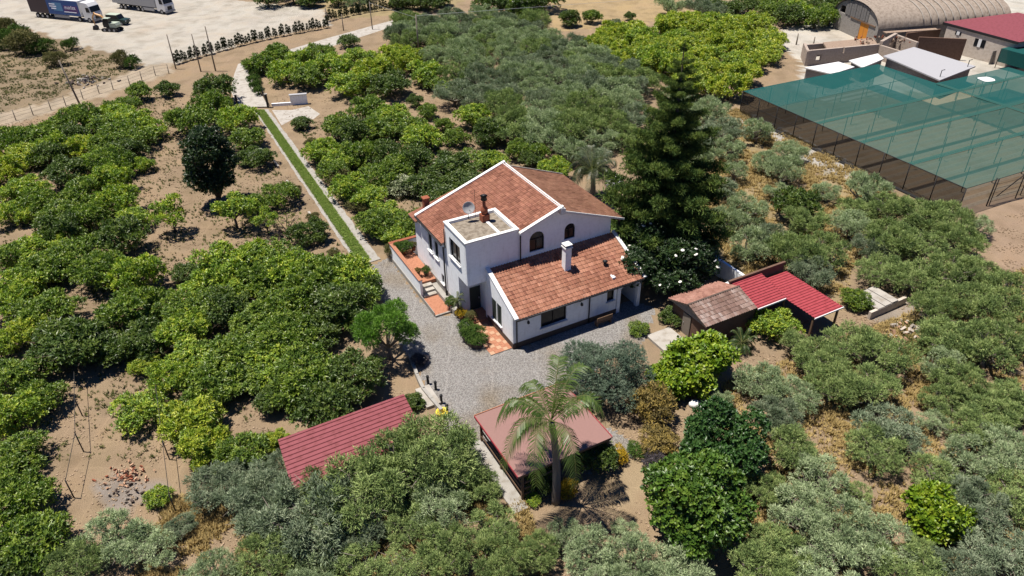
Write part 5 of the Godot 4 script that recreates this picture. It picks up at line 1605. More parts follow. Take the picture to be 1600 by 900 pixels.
	for q in [["rubble_heap", "heap of broken orange bricks on the bare soil", 204, 745, 1.0, 90, "brick", [mats.brick_red, mats.pale_terracotta, mats.pale_terracotta], 0.09, 0.22], ["stone_heap", "heap of dark stones beside the dirt track's leaning pole", 137, 128, 2.6, 60, "stone", [mats.plinth, mats.stone, mats.grey_block], 0.25, 0.6], ["debris_heap", "small grey debris heap with dark burnt wood below the bricks", 203, 772, 0.9, 20, "fragment", [mats.plinth, mats.stone, mats.grey_wood], 0.1, 0.3], ["stone_pile", "pile of beige stones beside the patch of green grass", 1415, 517, 1.2, 40, "stone", [mats.stone, mats.pale_terracotta, mats.beige_wall], 0.15, 0.4]]:
		var t := thing(q[0], q[1], "heap", at(q[2], q[3]))
		for i in q[5]:
			var o := put_mesh(q[6], shapes[i % 3], q[7][r.randi() % 3], t)
			var d: Vector2 = Vector2(r.randfn(), r.randfn()) * (q[4] * 0.5)
			o.position = Vector3(d.x * 1.3, 0.05 + maxf(0.0, 0.35 - d.length() * 0.2) * r.randf(), d.y)
			o.rotation = Vector3(r.randf(), r.randf(), r.randf()) * 3
			o.scale = Vector3(1.3, 0.6, 0.8) * r.randf_range(q[8], q[9])
	# white object and covers in the garden
	var v := thing("garden_boulder", "white boulder with a pale stone leaning on it beside the fig", "boulder", at(1085, 634))
	var dome := [Vector2(0.34, 0), Vector2(0.42, 0.12), Vector2(0.36, 0.3), Vector2(0.2, 0.42), Vector2(0, 0.46)]
	var big := obj("boulder", lathe(st(true), dome, Vector3.ZERO, 9), mats.coping_white, v)
	big.scale = Vector3(1.1, 1.0, 0.85)
	var low := obj("leaning_stone", lathe(st(true), dome, Vector3.ZERO, 8), mats.coping_white, v)
	low.scale = Vector3(0.6, 0.7, 0.7)
	low.position = Vector3(0.5, 0.0, 0.3)
	low.rotation = Vector3(0.2, 0.9, 0.2)
	var bo := thing("timber_panels", "pale timber panels laid on a low wall near the red lean-to", "panels", at(1367, 476), 0.5)
	for i in 3:
		obj("panel", bx(st(), Vector3(-1.0 + i * 0.85, 0.75 + 0.03 * i, 0), Vector3(0.8, 0.06, 2.4)), mats.pale_concrete, bo)
	obj("low_wall", bx(st(), Vector3(0, 0.36, 1.1), Vector3(4.4, 0.7, 0.25)), mats.beige_wall, bo)
	obj("low_wall", bx(st(), Vector3(0, 0.36, -1.1), Vector3(2.6, 0.7, 0.25)), mats.beige_wall, bo)


# ---------------------------------------------------------------- the ground
func build_ground() -> void:
	var soil := Color(0.27, 0.199, 0.128)
	var dry := Color(0.295, 0.228, 0.124)
	var regions := [
		[[-400, -150, -400, 210, -30, 196, 120, 160, 240, 114, 275, 104, 330, 70, 250, 40, 0, 60, -60, 40], Color(0.22, 0.169, 0.107)],
		[[-400, 45, -60, 34, 0, 34, 60, 50, 130, 72, 190, 88, 225, 102, 245, 110, 275, 100, 330, 82, 400, 62, 480, 46, 520, 38, 500, 14, 420, 6, 300, -8, 200, -30, -400, -60], Color(0.408, 0.381, 0.332)],
		[[-400, 300, -60, 196, 0, 176, 60, 164, 120, 142, 190, 118, 225, 102, 262, 98, 275, 112, 200, 137, 120, 163, 60, 182, 0, 203, -60, 222, -400, 340], Color(0.351, 0.292, 0.218)],
		[[500, 14, 530, 30, 640, 22, 700, 14, 800, -30, 500, -30], Color(0.278, 0.221, 0.12)],
		[[860, 50, 1080, 30, 1080, -30, 860, -30], Color(0.342, 0.254, 0.137)],
		[[1060, 210, 1150, 170, 1250, 300, 1340, 260, 1420, 320, 1320, 420, 1300, 600, 1250, 470, 1130, 450, 1110, 390, 1090, 300], dry],
		[[1500, 320, 1540, 310, 1640, 300, 1700, 420, 1560, 430, 1520, 380], Color(0.295, 0.212, 0.146)],
		[[1190, 60, 1230, 80, 1260, 105, 1240, 140, 1300, 160, 1600, 120, 1640, 60, 1600, 0, 1300, 30, 1240, 40], Color(0.449, 0.423, 0.375)],
		[[1540, -30, 1800, -30, 1800, 26, 1600, 34, 1570, 24], Color(0.49, 0.475, 0.427)],
		[[1180, 180, 1340, 262, 1320, 282, 1300, 278, 1230, 232, 1170, 196], Color(0.408, 0.39, 0.341)],
		[[1385, 470, 1430, 462, 1470, 492, 1450, 512, 1390, 512, 1350, 500], Color(0.295, 0.254, 0.214)],
		[[940, 700, 1000, 690, 1020, 740, 1000, 800, 920, 800], Color(0.311, 0.237, 0.146)],
		[[930, 330, 985, 335, 1000, 380, 960, 372], Color(0.0648, 0.157, 0.0226)],
		[[1425, 508, 1478, 506, 1468, 552, 1440, 556], Color(0.173, 0.213, 0.0452)],
		[[140, 760, 190, 730, 240, 740, 250, 790, 160, 800], Color(0.245, 0.212, 0.188)],
	]
	var polys := []
	for q in regions:
		polys.append([polygon_on_ground(q[0]), q[1]])
	var warp := FastNoiseLite.new()
	warp.seed = 3
	warp.frequency = 0.35
	var tone := FastNoiseLite.new()
	tone.seed = 6
	tone.frequency = 0.06
	tone.fractal_octaves = 4
	var v := PackedVector3Array()
	var c := PackedColorArray()
	var n := PackedVector3Array()
	var idx := PackedInt32Array()
	var xs := []
	var zs := []
	for x in [-900.0, -400.0, -200.0]:
		xs.append(x)
	for i in 321:
		xs.append(-128.0 + i * 0.8)
	for x in [200.0, 400.0, 900.0]:
		xs.append(x)
	for z in [-1400.0, -600.0, -260.0]:
		zs.append(z)
	for i in 226:
		zs.append(-190.0 + i * 0.8)
	for z in [40.0, 200.0]:
		zs.append(z)
	for z in zs:
		for x in xs:
			var w := Vector2(x + warp.get_noise_2d(x, z) * 1.6, z + warp.get_noise_2d(x + 90, z) * 1.6)
			var col := soil
			for q in polys:
				if Geometry2D.is_point_in_polygon(w, q[0]):
					col = q[1]
			var k := tone.get_noise_2d(x, z)
			col = col.lerp(Color(0.19, 0.145, 0.1) if k < 0 else Color(0.31, 0.225, 0.14), absf(k) * 0.45)
			v.append(Vector3(x, 0, z))
			n.append(UP)
			col.a = 1.0
			c.append(col)
	var wide := xs.size()
	for j in zs.size() - 1:
		for i in wide - 1:
			var a := j * wide + i
			idx.append_array([a, a + 1, a + wide + 1, a, a + wide + 1, a + wide])
	var arrays := []
	arrays.resize(Mesh.ARRAY_MAX)
	arrays[Mesh.ARRAY_VERTEX] = v
	arrays[Mesh.ARRAY_NORMAL] = n
	arrays[Mesh.ARRAY_COLOR] = c
	arrays[Mesh.ARRAY_INDEX] = idx
	var m := ArrayMesh.new()
	m.add_surface_from_arrays(Mesh.PRIMITIVE_TRIANGLES, arrays)
	put_mesh("ground", m, mats.soil).set_meta("kind", "structure")
	# cobbled yard
	var yard := polygon_on_ground([576, 413, 607, 402, 655, 470, 690, 490, 730, 490, 805, 545, 985, 465, 1020, 480, 1005, 530, 940, 562, 905, 600, 915, 650, 985, 690, 985, 706, 930, 730, 805, 790, 775, 795, 752, 748, 722, 726, 700, 690, 690, 652, 668, 612, 648, 575, 604, 505, 587, 450])
	var ys := st()
	var worn := FastNoiseLite.new()
	worn.seed = 14
	worn.frequency = 0.16
	worn.fractal_octaves = 4
	var jig := FastNoiseLite.new()
	jig.seed = 15
	jig.frequency = 0.9
	for i2 in range(-70, 70):
		for j2 in range(-90, 40):
			var cell := []
			for q in [[0, 0], [1, 0], [1, 1], [0, 1]]:
				var p := villa_at + Vector3((i2 + q[0]) * 0.35, 0.004, (j2 + q[1]) * 0.35)
				cell.append(p + Vector3(jig.get_noise_2d(p.x, p.z), 0, jig.get_noise_2d(p.x + 50, p.z)) * 0.2)
			if not Geometry2D.is_point_in_polygon(Vector2(cell[0].x, cell[0].z), yard):
				continue
			for k in [0, 1, 2, 0, 2, 3]:
				var g := worn.get_noise_2d(cell[k].x, cell[k].z)
				ys.set_color(Color(1, 1, 1).lerp(Color(0.82, 0.72, 0.58) if g > 0 else Color(1.12, 1.12, 1.12), minf(1.0, absf(g) * 1.7)))
				ys.add_vertex(cell[k])
	structure("cobbled_yard", ys, mats.cobbled_yard)
	# driveway: two concrete tracks with a grass strip between them
	var top := [at(395.5, 171), at(400, 171), at(412.5, 171), at(419, 171)]
	var low := [at(555, 412), at(562.5, 411), at(579, 406), at(591, 401)]
	for q in [[0, 1], [2, 3]]:
		var pts := PackedVector2Array()
		for k in 25:
			var p: Vector3 = (top[q[0]] as Vector3).lerp(low[q[0]], k / 24.0)
			pts.append(Vector2(p.x, p.z))
		for k in 25:
			var p: Vector3 = (low[q[1]] as Vector3).lerp(top[q[1]], k / 24.0)
			pts.append(Vector2(p.x, p.z))
		structure("driveway_track", sheet(ragged(pts, 0.8, 0.04, 7), 0.03), mats.concrete)
	var strip := PackedVector2Array()
	for k in 25:
		var p: Vector3 = (top[1] as Vector3).lerp(low[1], k / 24.0)
		strip.append(Vector2(p.x, p.z))
	for k in 25:
		var p: Vector3 = (low[2] as Vector3).lerp(top[2], k / 24.0)
		strip.append(Vector2(p.x, p.z))
	structure("grass_verge", sheet(strip, 0.012), patterned("verge_green", Color(0.13, 0.19, 0.045), mats.speck, 1.1, null, 1.0, 0.95))
	var ramp := st()
	for q in [[low[0], low[3]]]:
		var d: Vector3 = q[1] - q[0]
		bx(ramp, (q[0] + q[1]) * 0.5 + Vector3(0.1, 0.02, 0.35), Vector3(d.length() + 0.2, 0.09, 0.5), Basis(UP, atan2(-d.z, d.x)))
	structure("driveway_threshold", ramp, mats.concrete)
	for q in [[432, 258], [452, 290], [487, 340], [500, 352], [528, 398]]:
		var kb := bx(st(), Vector3(0, 0.14, 0), Vector3(0.22, 0.28, 2.0))
		var ko := structure("driveway_kerb", kb, mats.pale_concrete)
		ko.position = at(q[0], q[1])
		ko.rotation.y = deg_to_rad(PSI)
	structure("gate_apron", sheet(polygon_on_ground([366, 116, 386, 108, 394, 122, 420, 168, 372, 170, 360, 140]), 0.006), mats.pale_concrete)
	structure("entrance_paving", sheet(polygon_on_ground([425, 172, 455, 172, 482, 166, 500, 178, 490, 186, 458, 186, 440, 196]), 0.006), mats.pale_concrete)
	structure("far_road", sheet(polygon_on_ground([366, 116, 388, 106, 440, 92, 520, 72, 600, 46, 640, 32, 636, 26, 590, 38, 510, 60, 430, 84, 372, 100]), 0.005), mats.pale_concrete)
	structure("net_house_path", sheet(ragged(polygon_on_ground([1150, 176, 1180, 180, 1345, 262, 1322, 276, 1290, 262, 1160, 194]), 1.0, 0.2, 9), 0.005), mats.concrete)


func ragged(pts: PackedVector2Array, step: float, rough: float, seed_: int) -> PackedVector2Array:
	var r := RandomNumberGenerator.new()
	r.seed = seed_
	var out := PackedVector2Array()
	for i in pts.size():
		var a := pts[i]
		var b := pts[(i + 1) % pts.size()]
		var n := maxi(1, int(a.distance_to(b) / step))
		for k in n:
			out.append(a.lerp(b, float(k) / n) + Vector2(r.randfn(), r.randfn()) * rough)
	return out


const CITRUS := ["bright_citrus", "middle_citrus", "dark_citrus", "yellow_citrus", "sparse_citrus", "bare_tree"]
const OLIVE := ["silver_olive", "green_olive", "grey_olive", "thin_olive"]
const LOOK := {"bright_citrus": "bright green round citrus tree", "middle_citrus": "mid green bushy citrus tree", "dark_citrus": "dark green dense citrus tree", "yellow_citrus": "yellow-green citrus tree", "sparse_citrus": "thin citrus tree with bare lower limbs", "bare_tree": "nearly leafless citrus tree", "silver_olive": "silvery green olive tree", "green_olive": "green feathery olive tree", "grey_olive": "dark grey-green olive tree", "thin_olive": "thin open olive tree"}
const LANDMARKS := [[300, 480, "between the bare alley and the near orchard"], [90, 535, "behind the open patch with the hoses"], [460, 470, "above the cobbled yard edge"], [470, 590, "uphill of the long red shed"], [300, 620, "beside the open patch with the hoses"], [130, 300, "in the upper half of the dense orchard"], [60, 840, "below the open patch with the hoses"], [1480, 430, "on the slope above the stone pile"], [1400, 380, "between net house and timber panels"], [1540, 720, "on the far side of the yellow-green fig"], [1370, 690, "uphill of the yellow-green fig"], [480, 860, "below the bricks among the front olives"], [700, 120, "next to the upper corner of the orchard"], [860, 200, "behind the farmhouse palm"], [720, 60, "at the road end of the broad grove"], [880, 90, "beside the yellow-green far grove"], [60, 185, "below the wire fence of the dirt track"], [127, 168, "below the leaning wooden pole"], [250, 165, "at the head of the bare soil alley"], [325, 300, "beside the tall dark column-shaped tree"], [395, 170, "next to the driveway gate"], [468, 170, "by the white entrance wall"], [470, 280, "beside the middle of the driveway"], [572, 408, "by the driveway's lower end"], [607, 545, "near the light green feathery tree"], [204, 745, "near the heap of broken bricks"], [130, 670, "near the staked irrigation hose"], [30, 430, "deep inside the dense orchard"], [380, 520, "in the middle of the near orchard"], [500, 690, "along the long red shed"], [640, 790, "in front of the long red shed"], [770, 800, "beside the carport"], [868, 795, "at the foot of the queen palm"], [780, 275, "behind the farmhouse roof"], [632, 305, "by the pale flowering bush"], [655, 95, "near the pole of the olive grove"], [560, 55, "by the far bend of the road"], [560, 180, "beyond the entrance paving"], [800, 150, "in the heart of the broad olive grove"], [1029, 415, "around the tall tiered pine"], [1220, 490, "by the red lean-to"], [1415, 517, "around the beige stone pile"], [1490, 315, "at the near corner of the net house"], [1320, 262, "along the net house's side net"], [1160, 185, "at the far end of the net house"], [1092, 840, "by the bright large-leaved tree"], [1462, 850, "by the yellow-green fig"], [1085, 640, "near the white garden ornament"], [960, 45, "on the edge of the dry field"], [1110, 80, "in the yellow-green far grove"], [1320, 50, "beside the vaulted barn"], [1264, 100, "by the roofless ruin"], [400, 80, "below the row of cypress saplings"], [1242, 350, "in the dry grass round the dark round tree"], [1367, 476, "near the timber panels"], [1300, 640, "in the middle of the dry grove"], [1560, 560, "along the path of the dry grove"]]


func rows(list: Array, set_: Array, size: float, called: String, category: String, group: String) -> void:
	for q in list:
		var kind: String = set_[q[3]]
		var w := place_of(kind, q[0], q[1], q[2] * size)
		plant_px(kind, q[0], q[1], q[2] * size, called, tree_label(kind, w[0], w[1] * kinds[kind].width), category, group)


func build_trees() -> void:
	# each row: crown centre in pixels, crown width in pixels, kind
	rows([[217, 143, 44, 1], [262, 138, 38, 2], [335, 140, 66, 2], [334, 165, 62, 1], [297, 190, 68, 1], [372, 186, 66, 0], [384, 214, 60, 1], [400, 243, 56, 2], [224, 258, 34, 0], [265, 332, 64, 4], [362, 322, 74, 4], [398, 318, 56, 1], [440, 305, 54, 1], [415, 345, 46, 4], [446, 350, 52, 5], [482, 362, 56, 2]],
		CITRUS, 0.98, "citrus_tree", "citrus tree", "citrus trees of the orchards")
	rows([[35, 240, 64, 3], [75, 240, 62, 2], [104, 268, 70, 2], [160, 245, 62, 0], [172, 282, 66, 0], [128, 300, 64, 1], [42, 298, 64, 0], [12, 268, 56, 3], [66, 320, 62, 1], [22, 330, 60, 0], [92, 332, 62, 1], [182, 316, 66, 0], [205, 342, 60, 0], [138, 345, 62, 1], [100, 362, 72, 2], [185, 374, 84, 2], [55, 386, 74, 0], [15, 404, 66, 1], [120, 402, 80, 1], [72, 420, 80, 1], [35, 444, 76, 0], [160, 428, 78, 1], [212, 432, 80, 0], [345, 420, 98, 0], [392, 405, 72, 0], [290, 428, 50, 2], [318, 448, 72, 0], [430, 405, 84, 1], [462, 430, 84, 0], [505, 430, 84, 1], [542, 432, 82, 0], [565, 452, 60, 2], [420, 440, 80, 1], [375, 448, 80, 0]],
		CITRUS, 1.02, "citrus_tree", "citrus tree", "citrus trees of the orchards")
	rows([[18, 472, 74, 0], [78, 478, 96, 1], [45, 515, 70, 3], [108, 535, 128, 2], [165, 540, 80, 2], [200, 486, 90, 1], [222, 532, 84, 2], [226, 572, 48, 3], [258, 478, 70, 1], [300, 486, 82, 1], [285, 520, 82, 0], [350, 482, 86, 2], [300, 560, 90, 0], [352, 548, 86, 1], [398, 500, 90, 1], [392, 545, 84, 1], [268, 592, 74, 0], [330, 602, 90, 1], [215, 640, 78, 0], [300, 655, 100, 3], [22, 590, 96, 1], [62, 625, 70, 1], [20, 650, 86, 0], [30, 705, 84, 1], [-5, 540, 60, 0], [438, 482, 88, 1], [478, 462, 84, 1], [528, 482, 100, 2], [555, 465, 76, 1], [450, 530, 92, 1], [495, 525, 70, 2], [480, 582, 104, 1], [425, 568, 92, 0], [550, 588, 100, 2], [515, 640, 112, 2], [455, 610, 80, 1], [425, 625, 60, 2], [395, 590, 74, 1], [645, 626, 40, 2], [322, 700, 78, 3], [382, 708, 84, 1], [245, 775, 46, 0], [30, 785, 110, 1], [48, 850, 120, 1], [8, 890, 110, 2], [5, 745, 70, 1], [432, 690, 44, 3]],
		CITRUS, 0.98, "citrus_tree", "citrus tree", "citrus trees of the orchards")
	rows([[504, 238, 56, 0], [532, 250, 56, 0], [560, 240, 60, 1], [602, 240, 64, 2], [650, 250, 70, 2], [700, 258, 70, 2], [740, 248, 56, 1], [772, 250, 44, 0], [520, 268, 50, 1], [546, 296, 58, 0], [575, 308, 56, 0], [602, 330, 58, 0], [588, 350, 62, 1], [642, 350, 58, 1], [620, 362, 54, 0], [690, 300, 66, 2], [660, 285, 56, 2], [730, 282, 60, 2], [590, 278, 64, 1], [620, 262, 60, 1], [835, 240, 44, 1], [868, 262, 48, 0], [832, 248, 40, 2], [812, 236, 40, 1]],
		CITRUS, 1.0, "citrus_tree", "citrus tree", "citrus trees of the orchards")
	rows([[410, 96, 54, 1], [447, 112, 56, 0], [480, 118, 60, 1], [515, 105, 60, 0], [545, 128, 66, 0], [585, 112, 64, 3], [612, 130, 66, 2], [640, 95, 56, 3], [665, 112, 56, 0], [545, 62, 36, 2], [620, 88, 52, 3], [470, 92, 50, 0], [435, 85, 46, 1], [500, 84, 46, 1], [560, 90, 56, 0], [650, 158, 28, 2], [668, 174, 34, 1], [696, 138, 36, 0], [674, 128, 36, 1], [695, 195, 32, 1], [738, 182, 52, 0], [765, 208, 56, 2], [470, 190, 34, 2], [530, 196, 62, 1], [575, 172, 62, 1], [612, 182, 58, 0], [590, 200, 64, 1], [640, 196, 54, 1], [660, 215, 60, 0], [712, 215, 40, 1], [552, 206, 60, 2]],
		CITRUS, 1.02, "citrus_tree", "citrus tree", "citrus trees of the orchards")
	rows([[330, 760, 110, 2], [385, 745, 120, 2], [415, 800, 110, 2], [170, 838, 130, 0], [235, 850, 110, 3], [115, 882, 110, 1], [280, 820, 60, 2], [450, 735, 110, 2], [505, 770, 110, 1], [560, 745, 110, 1],  [610, 760, 110, 3], [660, 745, 110, 1], [710, 715, 110, 0], [745, 760, 100, 1], [690, 800, 120, 3], [640, 820, 110, 1], [560, 830, 110, 2], [490, 850, 120, 0], [420, 872, 120, 1], [560, 890, 120, 1], [630, 885, 110, 3], [700, 860, 120, 1], [770, 820, 110, 1], [780, 880, 120, 1], [840, 868, 90, 1], [330, 905, 120, 0], [490, 905, 110, 0]],
		OLIVE, 0.8, "olive_tree", "olive tree", "olive trees of the groves")
	rows([[885, 838, 80, 0], [925, 868, 110, 0], [985, 880, 120, 0], [1060, 890, 110, 0], [1190, 905, 130, 1], [975, 830, 60, 3], [1185, 596, 90, 0], [1235, 612, 100, 0], [1215, 650, 90, 2], [1285, 560, 100, 1], [1330, 535, 100, 1], [1385, 552, 110, 1], [1250, 540, 80, 1], [1300, 605, 100, 1], [1360, 605, 110, 1], [1395, 668, 120, 2], [1370, 700, 110, 1], [1235, 705, 100, 1], [1275, 745, 110, 3], [1200, 770, 80, 1], [1250, 800, 120, 0], [1310, 820, 130, 0], [1370, 850, 130, 0], [1290, 880, 140, 0], [1420, 890, 130, 1], [1215, 860, 120, 1], [1465, 745, 110, 3], [1510, 720, 110, 0], [1570, 700, 120, 0], [1520, 790, 120, 2], [1590, 770, 120, 1], [1560, 850, 130, 2], [1500, 895, 120, 2], [1460, 660, 60, 3], [1545, 640, 110, 1], [1590, 620, 100, 1], [1500, 600, 100, 1], [1470, 570, 80, 3], [1490, 530, 110, 1], [1545, 545, 110, 1], [1590, 520, 100, 1], [1465, 480, 90, 1], [1520, 470, 110, 1], [1580, 460, 100, 1], [1470, 625, 80, 1], [1520, 670, 100, 3], [1440, 880, 90, 1], [1340, 770, 60, 3], [1130, 625, 40, 0]],
		OLIVE, 0.86, "olive_tree", "olive tree", "olive trees of the groves")
	rows([[1140, 232, 66, 0], [1185, 205, 60, 0], [1200, 250, 62, 0], [1235, 232, 66, 0], [1225, 265, 70, 0], [1125, 290, 66, 2], [1165, 330, 80, 0], [1130, 345, 70, 0], [1175, 385, 84, 0], [1205, 372, 70, 2], [1150, 268, 50, 3], [1290, 298, 60, 3], [1215, 300, 56, 3], [1255, 345, 80, 1], [1240, 395, 96, 1], [1285, 395, 96, 1], [1265, 425, 80, 2], [1330, 352, 76, 0], [1355, 300, 84, 0], [1390, 325, 90, 1], [1340, 325, 70, 1], [1440, 335, 96, 1], [1480, 345, 90, 1], [1395, 375, 96, 1], [1440, 385, 100, 1], [1500, 375, 90, 1], [1380, 420, 90, 1], [1430, 430, 100, 1], [1480, 425, 100, 1], [1530, 425, 90, 1], [1360, 385, 70, 2], [1525, 350, 60, 3], [1080, 268, 60, 0], [1100, 240, 50, 0], [930, 245, 70, 2], [890, 235, 70, 0], [940, 215, 70, 0]],
		OLIVE, 0.86, "olive_tree", "olive tree", "olive trees of the groves")
	for q in [[-18.6, -9.9, 1.0, "grey_olive"], [-15.6, -9.6, 1.05, "green_olive"], [-12.9, -9.4, 1.0, "green_olive"], [-10.4, -8.9, 0.95, "green_olive"], [-20.6, -7.4, 0.8, "grey_olive"]]:
		var p := world_of(q[0], 0.0, q[1])
		taken.append([p, 2.6])
		plant(q[3], p, q[2], "olive_tree", tree_label(q[3], p, q[2] * 5.9), "olive tree", "olive trees of the groves")
	# far groves, filled in loose rows
	grove(["bright_citrus", "bright_citrus", "middle_citrus", "middle_citrus", "dark_citrus", "yellow_citrus"], [-110, 242, -40, 216, 0, 208, 60, 196, 120, 178, 180, 156, 236, 142, 250, 165, 238, 200, 222, 240, 205, 262, 120, 240, 40, 260, -60, 300, -110, 300], [[252, 172, 28, 40]], 3.4, 3.4, 4.2, 5.2, 21, "citrus_tree", "citrus tree", "citrus trees of the orchards")
	grove(["silver_olive", "silver_olive", "grey_olive", "green_olive"], [600, 40, 660, 22, 800, 22, 850, 40, 880, 62, 960, 96, 1010, 118, 1010, 170, 985, 240, 960, 255, 900, 235, 850, 225, 800, 222, 745, 190, 705, 145, 680, 105, 640, 76, 605, 60], [], 4.2, 4.0, 4.8, 6.4, 22, "olive_tree", "olive tree", "olive trees of the groves")
	grove(["silver_olive", "grey_olive"], [1010, 120, 1090, 150, 1150, 170, 1145, 215, 1090, 225, 1020, 200], [], 4.9, 4.6, 4.4, 5.8, 23, "olive_tree", "olive tree", "olive trees of the groves")
	grove(["yellow_citrus", "yellow_citrus", "bright_citrus"], [885, 62, 960, 48, 1060, 28, 1130, 24, 1200, 34, 1222, 70, 1225, 108, 1180, 120, 1140, 138, 1090, 140, 1040, 118, 985, 100, 920, 84], [], 4.4, 4.4, 4.8, 6.0, 24, "citrus_tree", "citrus tree", "citrus trees of the orchards")
	grove(["middle_citrus", "dark_citrus", "bright_citrus"], [1190, 4, 1320, -10, 1315, 18, 1300, 34, 1250, 34, 1200, 28], [], 4.6, 4.6, 4.6, 6.0, 25, "citrus_tree", "citrus tree", "citrus trees of the orchards")
	grove(["middle_citrus", "dark_citrus", "dark_citrus", "silver_olive"], [400, 4, 440, 0, 640, 4, 690, -6, 640, -24, 400, -20], [], 6.0, 6.0, 4.5, 6.5, 26, "far_tree", "tree", "far trees")
	grove(["middle_citrus", "dark_citrus", "bright_citrus"], [745, 12, 800, 0, 880, -6, 880, 22, 860, 36, 800, 34, 760, 26], [], 5.2, 5.2, 6.0, 8.0, 27, "far_tree", "tree", "far trees")
	grove(["middle_citrus", "dark_citrus", "silver_olive", "grey_olive"], [900, 6, 1080, 6, 1190, -2, 1195, 16, 1130, 20, 1070, 20, 1000, 10], [[960, 30, 90, 18]], 5.0, 5.0, 4.5, 6.5, 28, "far_tree", "tree", "far trees")
	for q in [[890, 30, 34, "dark_citrus", "small dark green tree standing alone in the dry field"], [925, 26, 30, "middle_citrus", "round mid green tree alone in the dry field"], [985, 26, 18, "dark_citrus", "tiny bush alone in the dry field"], [962, 34, 20, "grey_olive", "small grey bush at the dry field's edge"], [625, 2, 36, "dark_citrus", "dark clipped tree on the far dry slope"], [668, 4, 40, "dark_citrus", "dark spreading tree on the far dry slope"], [1046, 40, 34, "grey_olive", "grey-green olive on the edge of the far grove"]]:
		plant_px(q[3], q[0], q[1], q[2], "lone_tree", q[4], "tree")
	for q in [[15, 58, 50, "green_shrub"], [35, 66, 56, "brown_shrub"], [60, 70, 40, "green_shrub"], [85, 92, 34, "brown_shrub"], [190, 95, 30, "brown_shrub"], [207, 98, 26, "green_shrub"], [10, 48, 40, "brown_shrub"], [110, 70, 24, "green_shrub"]]:
		plant_px(q[3], q[0], q[1], q[2], "roadside_bush", "scrubby roadside bush at the edge of the pale lot", "bush", "roadside bushes by the lot")


